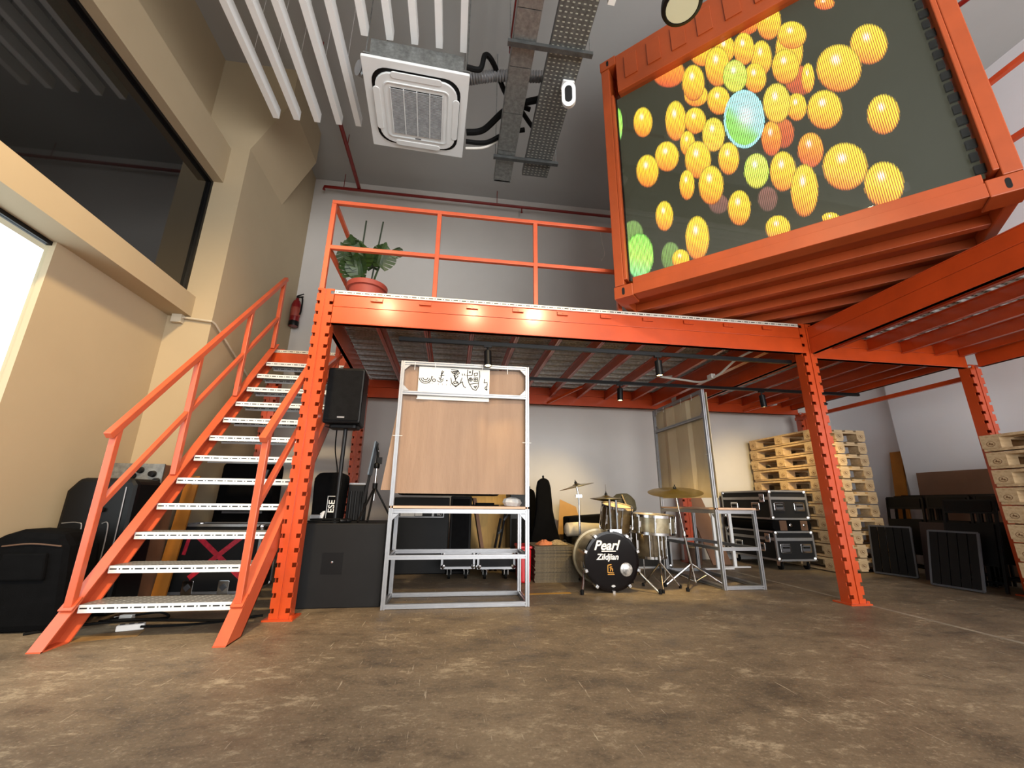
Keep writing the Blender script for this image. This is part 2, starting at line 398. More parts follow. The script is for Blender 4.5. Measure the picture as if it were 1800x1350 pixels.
def beam(a, b, z0=2.22, z1=2.49, w=.05, name='beam', out=(0, -1, 0)):       # two-step beam: deep lower box, shallower ledge on top
    a, b = Vector(a), Vector(b); o = Vector(out); h = z1 - z0
    m = MB(); zc = z0 + h * .56
    m.bar(a + Vector((0, 0, (z0 + zc) / 2)), b + Vector((0, 0, (z0 + zc) / 2)), w, zc - z0)
    m.bar(a + Vector((0, 0, (z1 + zc) / 2 + .002)) - o * .003, b + Vector((0, 0, (z1 + zc) / 2 + .002)) - o * .003, w - .006, z1 - zc - .004)
    m.bar(a + Vector((0, 0, z1 - .004)), b + Vector((0, 0, z1 - .004)), w + .004, .008)
    m.bar(a + Vector((0, 0, z0 + .004)), b + Vector((0, 0, z0 + .004)), w + .004, .008)
    return m.build(name, 'orange_paint', mez, bevel=.003)
fb = beam((-1.06, 3.395, 0), (3.335, 3.395, 0))
tab = MB().box((0, 0, 0), (.10, .010, .035)); tab.lathe([(.007, 0), (.007, .004)], 8, (0, -.005, 0), RX(PI / 2)); tab = tab.mesh('joist_tab')
for x in (-.69, -.28, .13, .54, .95, 1.36, 1.77, 2.18, 2.59, 3.0): put('joist_tab', tab, 'orange_paint', fb, (x - .02, 3.364, 2.455))
beam((-1.23, 5.93, 0), (3.35, 5.93, 0), 2.20, 2.46); beam((3.49, 5.93, 0), (5.53, 5.93, 0), 2.20, 2.46)
beam((3.445, 3.37, 0), (3.445, .62, 0), out=(-1, 0, 0))
beam((3.48, 3.46, 0), (5.32, 3.46, 0), 2.20, 2.44)
beam((5.42, 3.40, 0), (5.42, .62, 0), 2.20, 2.46, out=(-1, 0, 0)); beam((5.42, 3.55, 0), (5.42, 5.88, 0), 2.27, 2.46, out=(-1, 0, 0))
MB().bar((5.42, 3.55, 2.12), (5.46, 5.9, 2.12), .04, .05).build('side_rail', 'orange_paint', mez)
beam((-1.12, 3.50, 0), (-1.24, 5.88, 0), 2.24, 2.46, .04, out=(1, 0, 0)); beam((3.43, 3.56, 0), (3.43, 5.88, 0), 2.20, 2.46, out=(-1, 0, 0))
# frame braces between the left pair of uprights
br = MB()
for a, b in (((-1.15, 3.52, 1.80), (-1.20, 4.30, 2.25)),):
    br.bar(a, b, .025, .04)
br.build('brace', 'orange_paint', mez)
# joists run front to back under the deck
jm = MB(); 
def joist(x, y0, y1, z0=2.31, z1=2.43, w=.04):
    m = MB(); m.lim(x - .003, x + .003, y0, y1, z0, z1); m.lim(x - w / 2, x + w / 2, y0, y1, z0, z0 + .006); m.lim(x - w / 2, x + w / 2, y0, y1, z1 - .006, z1)
    m.lim(x + w / 2 - .004, x + w / 2, y0, y1, z0, z0 + .02)
    m.build('joist', 'orange_paint', mez)
for x in (-.73, -.30, .13, .56, .98, 1.41, 1.83, 2.26, 2.69): joist(x, 3.42, 5.90)
joist(3.02, 3.42, 5.90, 2.24, 2.43, .06)
for x in (3.75, 4.15, 4.55, 4.95, 5.25): joist(x, 3.49, 5.90)
for x in (3.75, 4.15, 4.55, 4.95, 5.25): joist(x, .62, 3.43)
for a, b in (((1.36, 5.90, 2.22), (1.72, 5.35, 2.34)), ((4.55, 5.90, 2.22), (5.0, 5.35, 2.34))): MB().bar(a, b, .02, .035).build('brace', 'orange_paint', mez)
# deck planks run left to right; ribs below, punched holes in the material
def plank(x0, x1, y0, w):
    m = MB(); L = x1 - x0; xc = 0
    m.lim(-L / 2, L / 2, 0, w - .004, -.004, 0)
    for k in range(3):
        yy = (k + .5) * w / 3; m.lim(-L / 2, L / 2, yy - .006, yy + .006, -.022, -.004)
    m.lim(-L / 2, L / 2, 0, .003, -.045, -.004); m.lim(-L / 2, L / 2, w - .007, w - .004, -.045, -.004)
    return m
for (x0, x1, ya, yb, n) in ((-1.20, 3.40, 3.40, 6.0, 13), (3.42, 5.48, 3.40, 6.0, 13), (3.478, 5.48, .62, 3.40, 14)):
    w = (yb - ya) / n; pm = plank(x0, x1, 0, w).mesh('deck_plank')
    for k in range(n): put('deck_plank', pm, 'deck_steel', mez, ((x0 + x1) / 2, ya + k * w, 2.492))
pm = plank(-2.2, -1.22, 0, .2).mesh('deck_plank')
for k in range(5): put('deck_plank', pm, 'deck_steel', mez, (-1.71, 5.02 + k * .2, 2.492))
for (x0, x1, y, z) in ((-1.06, -.73, 3.385, 2.508), (-.727, 3.33, 3.385, 2.508), (-2.20, -1.22, 5.01, 2.50)):
    put('deck_trim', MB().lim(-(x1 - x0) / 2, (x1 - x0) / 2, -.012, .012, -.017, .017).mesh('deck_trim'), 'trim_steel', mez, ((x0 + x1) / 2, y, z))
MB().lim(-2.2, -1.22, 5.005, 5.035, 2.30, 2.48).build('landing_beam', 'orange_paint', mez)

# guard rail on the deck
gr = thing('guard_rail', 'orange square-tube guard rail along the mezzanine edge', 'railing', (0, 0, 2.525))
def gbar(a, b, nm='rail', w=.036):
    o = MB().bar(a, b, w, w).build(nm, 'rail_paint', gr, bevel=.003); return o
YG = 3.42
for z in (3.43, 2.96): gbar((-1.2, YG, z - 2.525), (1.54, YG, z - 2.525)); gbar((-1.18, YG + .02, z - 2.525), (-1.18, 4.98, z - 2.525))
for x in (-1.18, -.23, .69, 1.50): gbar((x, YG, 0), (x, YG, .885), 'post', .04)
gbar((-1.18, 4.96, 0), (-1.18, 4.96, .885), 'post', .04)
gr2 = thing('guard_rail', 'orange guard rail disappearing right of the hanging container', 'railing', (0, 0, 2.525))
gr = gr2
for z in (3.52, 3.05): gbar((3.43, 1.74, z - 2.525), (3.43, .66, z - 2.525))
for x in (.68,): gbar((3.43, x, 0), (3.43, x, .975), 'post', .04)

# ================================================================== staircase
st = thing('staircase', 'steep orange steel staircase with punched white metal treads', 'staircase', (0, 0, 0))
RUN, RISE, Y0, Z0 = .160, .191, 3.03, .194
SL = RISE / RUN
tm = MB().lim(-.43, .43, 0, .21, -.004, 0).lim(-.43, .43, 0, .004, -.045, -.004).lim(-.43, .43, .206, .21, -.045, -.004).lim(-.43, -.427, .004, .206, -.03, -.004).lim(.427, .43, .004, .206, -.03, -.004).mesh('tread')
for i in range(12): put('tread', tm, 'tread_steel', st, (-1.70, Y0 + RUN * i, Z0 + RISE * i))
def stringer(xo, sx):                      # channel section, web outside, flanges turned inwards (sx towards the treads)
    m = MB(); dn = math.sqrt(1 + SL * SL)
    def line(y0, y1, off, th, xa, xb):     # a sloping slab: front line passes (Yf,0); off is horizontal set-back
        yf = 2.84 + off
        pts = []
        zt = (y1 - yf) * SL
        a, b = sorted((xa, xb))
        m.prism([(yf, 0), (yf + th, 0), (yf + th + (y1), y1 * SL), (yf + y1, y1 * SL)], a, b, 'x')
    line(0, 2.17, 0, .012, xo, xo + sx * .07)
    line(0, 2.17, .012, .17, xo, xo + sx * .008)
    line(0, 2.17, .17, .012, xo, xo + sx * .07)
    m.lim(min(xo, xo + sx * .07), max(xo, xo + sx * .07), 2.84, 3.02, 0, .006)
    return m.build('stringer', 'rail_paint', st)
stringer(-2.19, 1); stringer(-1.21, -1)
def hand(x, nm):
    zt = lambda y: 1.21 + (y - 2.97) * 1.112
    b = MB().bar((x, 2.94, zt(2.94)), (x, 4.98, zt(4.98)), .045, .045).build('handrail', 'rail_paint', st, bevel=.004)
    MB().bar((x, 3.0, zt(3.0) - .50), (x, 4.96, zt(4.96) - .50), .036, .036).build('mid_rail', 'rail_paint', st, bevel=.004)
    for y in (3.0, 3.66, 4.33, 4.94):
        zb = (y - 2.84) * SL
        MB().bar((x, y, zb), (x, y, zt(y)), .042, .042).build('rail_post', 'rail_paint', st, bevel=.004)
    MB().bar((x, 2.97, .175), (x, 3.03, .235), .07, .008).lathe([(.011, 0), (.011, .01), (.006, .013)], 8, (x, 2.995, .215), RX(math.radians(40))).build('foot_plate', 'rail_paint', st)
hand(-2.155, 'l'); hand(-1.245, 'r')

# ================================================================== container with the screen
ang = math.atan2(-.682, .732); CW, CH, CL = 2.45, 2.77, 2.5
ct = thing('shipping_container', 'orange shipping container end with a glazed front on the mezzanine corner', 'container', (1.37, 3.19, 2.545), ang)
def cbox(nm, *a, mt='container_paint', bevel=.006, parent=ct): return MB().lim(*a).build(nm, mt, parent, bevel=bevel)
for x0 in (0, CW - .085): cbox('corner_post', x0, x0 + .085, 0, .16, .118, CH - .118)
for x0 in (-.008, CW - .162):
    for z0 in (-.008, CH - .11):
        for y0 in (-.008, CL - .16):
            m = MB().lim(x0, x0 + .17, y0, y0 + .168, z0, z0 + .118)
            o = m.build('corner_casting', 'container_paint', ct, bevel=.006)
            if y0 < 0: MB().prism([(u * .5 + x0 + .085, v + z0 + .06) for u, v in rounded(.05, .07, .02)], y0 - .001, y0 + .004, 'y').build('casting_hole', 'dark_gap', o)
cbox('bottom_sill', .162, CW - .162, 0, .12, 0, .165); cbox('sill_lip', .162, CW - .162, -.006, .0, 0, .095)
hd = cbox('header', .162, CW - .162, 0, .12, 2.28, CH)
for k in range(9):
    MB().lim(.25 + k * .23, .38 + k * .23, -.012, 0, 2.40, 2.68).build('header_rib', 'container_paint', hd, bevel=.004)
cbox('window_jamb', .085, .115, .0, .10, .165, 2.28); cbox('window_jamb', CW - .115, CW - .085, .0, .10, .165, 2.28)
for x0 in (0, CW - .06): cbox('side_rail', x0, x0 + .06, .16, CL - .16, 0, .16); cbox('side_rail', x0, x0 + .06, .16, CL - .16, CH - .1, CH)
cbox('rear_sill', .162, CW - .162, CL - .12, CL, 0, .165); cbox('rear_header', .162, CW - .162, CL - .12, CL, CH - .12, CH)
for x0 in (0, CW - .16): cbox('corner_post', x0, x0 + .16, CL - .16, CL, .118, CH - .118)
# corrugated sides, rear and roof
def corr(L, amp=.036, p=.28):
    pts = []; x = 0
    while x < L - p: pts += [(x, 0), (x + p * .25, 0), (x + p * .5, amp), (x + p * .75, amp)]; x += p
    return pts + [(L, 0)]
def sheet(nm, path, mapf, t0, t1, parent=ct):
    m = MB(); n = len(path); th = .002
    for s_ in (0, th):
        m.v += [mapf(u, v + s_, t0) for u, v in path] + [mapf(u, v + s_, t1) for u, v in path]
    for k in (0, 2 * n): m.f += [(k + i, k + i + 1, k + n + i + 1, k + n + i) for i in range(n - 1)]
    return m.build(nm, 'container_paint', parent)
sheet('side_wall', corr(CL - .32), lambda u, v, t: (.012 + v, .16 + u, t), .16, CH - .1)
sheet('side_wall', corr(CL - .32), lambda u, v, t: (CW - .012 - v, .16 + u, t), .16, CH - .1)
sheet('rear_wall', corr(CW - .32), lambda u, v, t: (.16 + u, CL - .012 - v, t), .165, CH - .12)
sheet('roof', corr(CL - .24), lambda u, v, t: (t, .12 + u, CH - .05 + v), .06, CW - .06)
# floor pan with cross members running parallel to the front
cbox('floor_pan', .06, CW - .06, .12, CL - .12, .085, .12, bevel=0)
for k in range(7):
    y = .38 + k * .30
    MB().lim(.06, CW - .06, y, y + .06, .012, .085).build('cross_member', 'container_paint', ct, bevel=.004)
MB().lim(.115, CW - .115, .040, .048, .165, 2.28).build('glass_pane', 'clear_glass', ct)

BALLS = [(1.839,2.106,0.057,-0.053,0.01,0.062,'o'), (1.314,2.311,0.08,-0.069,0.012,0.097,'o'), (1.472,2.234,0.083,-0.073,0.027,0.2,'y'), (0.639,2.271,0.145,-0.108,0.016,0.182,'o'), (0.947,2.273,0.097,-0.077,0.016,0.145,'y'), (1.373,1.891,0.07,-0.055,0.024,0.181,'y'), (1.128,2.19,0.075,-0.061,0.018,0.154,'y'), (1.265,2.08,0.074,-0.06,0.022,0.175,'y'), (1.561,1.827,0.085,-0.069,0.036,0.249,'y'), (1.599,1.964,0.09,-0.076,0.02,0.139,'y'), (1.049,2.04,0.095,-0.073,0.025,0.222,'y'), (1.304,1.718,0.076,-0.056,0.02,0.153,'y'), (1.58,1.489,0.09,-0.066,0.021,0.142,'r'), (1.635,1.474,0.037,-0.027,0.021,0.14,'y'), (1.515,1.684,0.086,-0.066,0.025,0.172,'y'), (0.847,1.842,0.097,-0.067,0.013,0.125,'y'), (0.841,1.997,0.092,-0.067,0.021,0.205,'y'), (1.166,1.839,0.087,-0.064,0.021,0.172,'g'), (1.016,1.667,0.085,-0.058,0.017,0.151,'y'), (1.417,1.061,0.062,-0.038,0.02,0.137,'r'), (1.332,1.062,0.064,-0.038,0.022,0.163,'o'), (1.528,1.254,0.06,-0.04,0.019,0.127,'y'), (1.41,1.372,0.087,-0.059,0.027,0.192,'k'), (1.174,1.363,0.139,-0.089,0.036,0.286,'c'), (2.011,1.529,0.094,-0.077,0.031,0.177,'y'), (1.819,1.44,0.122,-0.093,0.035,0.214,'y'), (1.684,1.126,0.098,-0.065,0.027,0.172,'y'), (1.979,0.89,0.078,-0.051,0.029,0.161,'y'), (0.36,1.837,0.09,-0.057,0.014,0.179,'y'), (0.11,1.953,0.052,-0.032,0.014,0.219,'G'), (0.653,1.672,0.089,-0.057,0.021,0.224,'y'), (0.812,1.571,0.086,-0.055,0.015,0.143,'y'), (0.727,1.367,0.061,-0.036,0.013,0.133,'y'), (0.938,1.338,0.085,-0.051,0.02,0.175,'k'), (0.542,1.325,0.103,-0.058,0.015,0.163,'y'), (0.358,1.259,0.102,-0.054,0.014,0.18,'y'), (1.021,1.037,0.075,-0.042,0.019,0.158,'y'), (0.791,1.151,0.102,-0.056,0.02,0.192,'y'), (1.551,0.824,0.074,-0.043,0.023,0.151,'o'), (1.361,0.729,0.08,-0.042,0.025,0.176,'y'), (1.195,0.821,0.082,-0.044,0.021,0.161,'g'), (1.715,0.586,0.118,-0.064,0.032,0.192,'y'), (0.68,0.941,0.06,-0.03,0.015,0.152,'y'), (0.898,0.643,0.072,-0.034,0.011,0.094,'d'), (0.863,0.849,0.093,-0.047,0.021,0.19,'y'), (1.234,0.534,0.063,-0.03,0.015,0.109,'d'), (1.038,0.542,0.078,-0.036,0.02,0.159,'y'), (1.885,0.348,0.095,-0.048,0.03,0.17,'y'), (1.464,0.503,0.079,-0.039,0.033,0.22,'y'), (0.466,0.715,0.074,-0.033,0.013,0.152,'y'), (0.175,0.646,0.097,-0.039,0.01,0.144,'h'), (0.216,0.405,0.128,-0.047,0.017,0.227,'G'), (0.482,0.295,0.077,-0.028,0.013,0.143,'h'), (0.56,0.243,0.069,-0.025,0.009,0.094,'y'), (0.706,0.394,0.091,-0.036,0.022,0.206,'y'), (1.262,0.26,0.076,-0.032,0.015,0.105,'y'), (1.575,0.213,0.047,-0.021,0.007,0.043,'y')]
# the transparent led screen: colours computed per led into a colour attribute, strips and glow in the material
def screen_mesh():
    x0, x1, z0, z1 = .125, CW - .125, .17, 2.275; nx, nz = 340, 330
    X = np.linspace(x0, x1, nx); Z = np.linspace(z0, z1, nz); GX, GZ = np.meshgrid(X, Z); col = np.zeros((nz, nx, 3)); rng = np.random.default_rng(3)
    pal = {'y': ((1.0, .74, .035), (1.0, .52, .025), (.85, .16, .02)), 'o': ((1.0, .44, .03), (.95, .22, .02), (.60, .06, .02)), 'r': ((.62, .14, .03), (.50, .08, .02), (.35, .05, .02)),
           'g': ((.72, .92, .12), (.55, .85, .08), (.66, .62, .06)), 'k': ((.90, .80, .06), (.95, .66, .05), (.90, .36, .03)), 'c': ((.30, .82, .95), (.35, .85, .55), (.30, .90, .12)),
           'G': ((.25, .90, .10), (.42, .95, .12), (.20, .80, .30)), 'h': ((.16, .30, .08), (.14, .26, .06), (.10, .18, .05)), 'd': ((.20, .08, .07), (.17, .07, .06), (.12, .05, .05))}
    for (cx, cz, ax, az, bx, bz, k) in BALLS:
        det = ax * bz - az * bx; dx, dz = GX - cx, GZ - cz
        p = (dx * bz - dz * bx) / det; q = (-dx * az + dz * ax) / det; r2 = p * p + q * q
        m = r2 < 1; top, mid, bot = (np.array(c) for c in pal[k])
        tt = np.clip((q + p * .15 + 1) / 2, 0, 1)[..., None]
        c = np.where(tt > .45, mid + (top - mid) * (tt - .45) / .55, bot + (mid - bot) * tt / .45)
        if k == 'c': sgm = 1 / (1 + np.exp(-(p * .55 + q * .9 + .05) * 9))[..., None]; c = sgm * np.array((.36, .80, .86)) + (1 - sgm) * np.array((.24, .72, .10)) + .35 * np.exp(-((p - .1) ** 2 + (q - .05) ** 2) * 9)[..., None]
        if k in 'yog' or k == 'k':
            hl = np.exp(-(((p + .12) / .16) ** 2 + ((q - .35) / .16) ** 2))[..., None]; c = c + hl * np.array((.7, .8, .9))
        if k == 'G': c = c * (1 + .3 * np.sin(p * 14) * np.sin(q * 12))[..., None]
        edge = np.clip((1 - r2) * 5, .35, 1)[..., None]
        if k == 'c': c = np.where((r2 > .82)[..., None], np.array((.35, .92, 1.0)), c); edge = 1
        col[m] = (c * edge)[m]
    vs = np.zeros((nz * nx, 3)); vs[:, 0] = GX.ravel(); vs[:, 1] = .075; vs[:, 2] = GZ.ravel()
    i = np.arange(nz * nx).reshape(nz, nx); f = np.stack([i[:-1, :-1], i[:-1, 1:], i[1:, 1:], i[1:, :-1]], -1).reshape(-1, 4)
    me = bpy.data.meshes.new('led_screen'); me.vertices.add(len(vs)); me.vertices.foreach_set('co', vs.ravel())
    me.loops.add(f.size); me.loops.foreach_set('vertex_index', f.ravel().astype(np.int32)); me.polygons.add(len(f))
    me.polygons.foreach_set('loop_start', np.arange(0, f.size, 4, dtype=np.int32)); me.update(); me.validate()
    at = me.color_attributes.new('picture', 'FLOAT_COLOR', 'POINT'); rgba = np.ones((nz * nx, 4), np.float32); rgba[:, :3] = col.reshape(-1, 3); at.data.foreach_set('color', rgba.ravel())
    return me
t = NT('led_picture'); a = t.n('ShaderNodeAttribute', attribute_name='picture'); x, y, z = t.sep(t.coord())
stripe = t.math('GREATER_THAN', t.math('FRACT', t.math('DIVIDE', x, .0125)), .42)
lit = t.mix(stripe, t.mix(1., a.outputs['Color'], (.26, .13, .10, 1), 'MULTIPLY'), a.outputs['Color'])
lit = t.mix(1., lit, (.019, .018, .010, 1), 'ADD')
t.put(t.b.inputs['Emission Color'], lit); t.b.inputs['Emission Strength'].default_value = 1.15
t.set(lin((20, 19, 16)), .5); M['led_picture'] = t.m
sc = tag(put('led_screen', screen_mesh(), 'led_picture'), 'glowing see-through screen showing yellow and orange balls flying outwards', 'screen')
sc.location = ct.location; sc.rotation_euler = ct.rotation_euler
lp = MB()
for k in range(22): lp.lim(CW - .165, CW - .118 - .012 * (k % 2), .05, .066, .20 + k * .094, .262 + k * .094)
label_part(lp.build('module_strip', 'black_plastic', sc), 'black column of screen modules along the edge')
MB().lim(.116, .128, .05, .066, .17, 2.27).build('module_strip', 'black_plastic', sc)

# ================================================================== ceiling services
for i, (x, y1) in enumerate([(-2.08, 3.90), (-1.865, 3.89), (-1.65, 3.885), (-1.42, 3.88), (-1.21, 3.87), (-.96, 2.89), (-.74, 2.895), (-.52, 2.90), (-.30, 2.90), (-.08, 2.905), (1.13, 2.34)]):
    y0 = -1.2
    side = ('long white ceiling slat, number %s of the five beside the window' % ('one two three four five'.split()[i])) if i < 5 else (
        ('white ceiling slat ending above the air conditioner, number %s from the left' % 'one two three four five'.split()[i - 5]) if i < 10 else 'lone white ceiling slat end right of the cable tray')
    tag(MB().lim(x - .03, x + .03, y0, y1, 4.80, 4.92).tube([(x, y1 - .6, 4.9), (x, y1 - .6, 6.0)], .0015, 4).tube([(x, -.6, 4.9), (x, -.6, 6.0)], .0015, 4).build('ceiling_slat', 'slat_white'), side, 'ceiling slat', 'hanging white ceiling slats')
# air conditioner cassette
ac = thing('air_conditioner', 'white square ceiling cassette air conditioner hanging from rods', 'air conditioner', (-.506, 3.335, 4.5), math.radians(2.75))
def rp(w, r): return rounded(w, w, r, 6)
MB().prism(rp(.95, .012), 0, .03, 'z').build('panel', 'white_plastic', ac, bevel=.004)
def ring(mb, w0, r0, w1, r1, z0, z1):
    a, b = rp(w0, r0), rp(w1, r1); n = len(a); mb.add([(x, y, z0) for x, y in a] + [(x, y, z1) for x, y in b], [(i, (i + 1) % n, (i + 1) % n + n, i + n) for i in range(n)]); return mb
MB().prism(rp(.81, .15), -.004, .004, 'z').build('outlet_gap', 'black_plastic', ac)
g = ring(ring(MB().prism(rp(.755, .15), -.022, 0, 'z'), .60, .05, .60, .05, -.03, -.02), .60, .05, .585, .05, -.03, -.03)
g.build('face_frame', 'white_plastic', ac, smooth=True, bevel=.004)
MB().lim(-.245, .245, -.25, .25, -.026, -.022).build('grille_back', 'dark_gap', ac)
gl = MB()
for k in range(40): y = -.24 + k * .0123; gl.box((0, y, -.029), (.49, .0055, .006))
o = gl.build('grille', 'plastic_bag', ac); o['kind'] = 'stuff'
for k in range(5): MB().lim(-.245 + k * .1205, -.237 + k * .1205, -.25, .25, -.036, -.026).build('grille_bar', 'white_plastic', ac)
for k in range(4):
    fl = MB().prism([(u, v) for u, v in rounded(.46, .062, .03, 5)], -.028, -.016, 'z')
    fl.build('louver_flap', 'white_plastic', ac, bevel=.004, loc=(.37 * math.sin(k * PI / 2), -.37 * math.cos(k * PI / 2), 0), rot=(0, 0, k * PI / 2))
MB().lim(-.03, .03, .285, .297, -.0235, -.021).build('badge', 'alu_slot', ac)
MB().lim(-.42, .42, -.42, .42, .03, .30).build('body', 'galvanised', ac, bevel=.01)
for sx in (-1, 1):
    for sy in (-1, 1): MB().tube([(sx * .45, sy * .40, .12), (sx * .45, sy * .40, 1.5)], .006, 6).box((sx * .44, sy * .40, .12), (.06, .04, .015)).build('hanging_rod', 'galvanised', ac)
def flex(pts, r, n=12, rib=.013):
    P = [Vector(p) for p in pts]; out = []; rs = []; L = sum((P[i + 1] - P[i]).length for i in range(len(P) - 1)); m = int(L / rib)
    for i in range(m + 1):
        d = L * i / m; k = 0
        while k < len(P) - 2 and d > (P[k + 1] - P[k]).length: d -= (P[k + 1] - P[k]).length; k += 1
        out.append(P[k].lerp(P[k + 1], d / (P[k + 1] - P[k]).length)); rs.append(r * (1 + .10 * (-1) ** i))
    return MB().tube(out, rs, n)
tag(flex([(-.05, 3.05, 4.66), (.10, 3.02, 4.68), (.22, 3.0, 4.70), (.75, 2.95, 4.72)], .05).build('flexible_duct', 'aluminium', smooth=True), 'silver flexible duct linking the air conditioner to the cable trays', 'duct')
tag(flex([(-1.03, 3.05, 4.62), (-.97, 3.1, 4.64), (-.9, 3.14, 4.66)], .06).build('flexible_duct', 'aluminium', smooth=True), 'short silver duct stub on the air conditioner side nearest the window', 'duct')
def bez(pts, n=8):
    P = [Vector(p) for p in pts]; out = []
    for i in range(len(P) - 1):
        a, b, c, d = P[max(i - 1, 0)], P[i], P[i + 1], P[min(i + 2, len(P) - 1)]
        for k in range(n):
            s = k / n; out.append(.5 * ((2 * b) + (c - a) * s + (2 * a - 5 * b + 4 * c - d) * s * s + (3 * b - a - 3 * c + d) * s ** 3))
    return out + [P[-1]]
for nm, pts, lb in ((0, [(-.04, 2.86, 4.57), (.08, 2.86, 4.57), (.12, 2.84, 4.72), (.20, 2.90, 4.72), (.34, 3.14, 4.69), (.45, 3.25, 4.70), (.62, 3.30, 4.70)], 'black insulated pipe bent like a knee above the air conditioner corner'),
                    (1, [(-.02, 3.58, 4.60), (.16, 3.54, 4.62), (.36, 3.32, 4.66), (.55, 3.20, 4.66), (.75, 3.05, 4.64), (.80, 2.6, 4.60)], 'thick black pipe bundle rising from the air conditioner to the perforated tray'),
                    (2, [(-.02, 3.66, 4.56), (.2, 3.66, 4.58), (.4, 3.58, 4.65), (.6, 3.50, 4.65)], 'lower black pipe leaving the air conditioner side'),
                    (3, [(.40, 3.2, 4.76), (.66, 3.5, 4.74), (.8, 3.62, 4.74)], 'black pipe crossing down behind the two trays')):
    tag(MB().tube(bez(pts), .032 if nm == 1 else .024, 8).build('insulated_pipe', 'rubber', smooth=True), lb, 'pipe', 'black air conditioner pipes')
tag(MB().tube(bez([(-.02, 3.72, 4.53), (.18, 3.70, 4.55), (.34, 3.66, 4.625), (.5, 3.6, 4.63)]), .013, 8).build('drain_hose', 'cable_white', smooth=True), 'thin white hose beside the black pipes under the trunking', 'hose')
# trunking and perforated tray
tr = thing('cable_trunking', 'solid galvanised cable trunking with lids, left of the two ceiling trays', 'cable tray', (0, 0, 4.5))
for k in range(11): y0 = 4.12 - (k + 1) * .46; MB().lim(.335, .525, y0 + .003, y0 + .457, 0, .012).build('lid', 'galvanised', tr)
MB().lim(.33, .345, -.95, 4.12, .012, .11).lim(.515, .53, -.95, 4.12, .012, .11).lim(.345, .515, -.95, 4.12, .10, .11).lim(.33, .53, 4.10, 4.13, .0, .11).build('channel', 'galvanised', tr)
tp = thing('cable_tray', 'perforated metal cable tray, right of the two ceiling trays', 'cable tray', (0, 0, 4.5))
MB().lim(.65, .95, -.95, 3.98, 0, .004).build('tray_bed', 'tray_perforated', tp)
MB().lim(.65, .654, -.95, 3.98, .004, .07).lim(.946, .95, -.95, 3.98, .004, .07).build('tray_side', 'tray_grey', tp)
for i, y in enumerate((3.735, 2.53)):
    sb = thing('strut_support', ['strut channel hung on rods under the far ends of the trays', 'strut channel hung on rods under the trays nearer the air conditioner'][i], 'support', (0, y, 4.46), 0, 'tray supports')
    MB().lim(.29, 1.02, -.02, .02, 0, .035).build('strut', 'tray_grey', sb)
    MB().tube([(.31, 0, .0), (.31, 0, 1.54)], .005, 6).tube([(1.0, 0, 0), (1.0, 0, 1.54)], .005, 6).build('hanging_rod', 'galvanised', sb)
cm = thing('security_camera', 'white oval camera fixed under the perforated tray', 'camera', (.885, 2.83, 4.5))
MB().prism(rounded(.11, .09, .01), -.02, 0, 'z').build('bracket', 'white_plastic', cm)
MB().lathe([(.018, 0), (.018, .07)], 10, (0, 0, -.085)).build('neck', 'black_plastic', cm)
Rc = Vector((-.30, -1, -.55)).to_track_quat('-Y', 'Z').to_euler()
MB().prism(rounded(.125, .20, .0624, 8), -.03, .03, 'y').build('body', 'white_plastic', cm, bevel=.012, loc=(0, -.02, -.15), rot=Rc)
MB().prism(rounded(.064, .13, .031, 8), -.036, 0, 'y').build('lens', 'black_plastic', cm, loc=(0, -.02, -.15), rot=Rc)
# sprinkler pipes
def heads(m, pts):
    for p in pts: m.tube([p, (p[0], p[1], p[2] - .07)], .010, 6).lathe([(.02, 0), (.006, .02)], 8, (p[0], p[1], p[2] - .085))
m = MB().tube([(-2.28, 6.02, 5.66), (-2.28, 6.02, 5.72), (2.9, 6.02, 5.72)], .024, 8); heads(m, [(.98, 6.02, 5.70)])
for x in (-1.98, .55): m.tube([(x, 6.02, 5.74), (x, 6.02, 6.0)], .006, 6)
tag(m.build('sprinkler_pipe', 'red_pipe', smooth=True), 'dark red sprinkler pipe running along the back wall under the ceiling', 'pipe')
m = MB().tube([(-1.74, 6.02, 5.76), (-1.74, 3.2, 5.76)], .03, 8); heads(m, [(-1.74, 3.3, 5.74)])
for y in (5.2, 3.9): m.tube([(-1.74, y, 5.78), (-1.74, y, 6.0)], .006, 6)
tag(m.build('sprinkler_pipe', 'red_pipe', smooth=True), 'dark red sprinkler pipe coming forward behind the white ceiling slats', 'pipe')
m = MB().tube([(.43, 3.42, 5.62), (.43, 3.42, 5.7), (.43, -.5, 5.7)], .024, 8); m.tube([(.43, 2.4, 5.72), (.43, 2.4, 6.0)], .006, 6).tube([(.43, .5, 5.72), (.43, .5, 6.0)], .006, 6)
heads(m, [(.43, 3.38, 5.68)]); tag(m.build('sprinkler_pipe', 'red_pipe', smooth=True), 'dark red sprinkler pipe running above the solid cable trunking', 'pipe')
m = MB().tube([(4.0, 2.3, 4.95), (4.0, 2.2, 4.90), (4.35, 1.2, 4.9)], .022, 8); m.tube([(4.0, 2.2, 4.92), (4.0, 2.2, 6.0)], .006, 6).tube([(4.34, 1.22, 4.92), (4.34, 1.22, 6.0)], .006, 6); tag(m.build('sprinkler_pipe', 'red_pipe', smooth=True), 'dark red hooked pipe at the upper right beyond the container', 'pipe')
tag(MB().tube(bez([(2.44, 6.15, 5.5), (2.43, 6.1, 5.25), (2.47, 6.1, 5.0), (2.40, 6.1, 4.85)]), .008, 6).build('loose_cable', 'cable_white', smooth=True), 'loose cable dangling from the wall beside the container', 'cable')
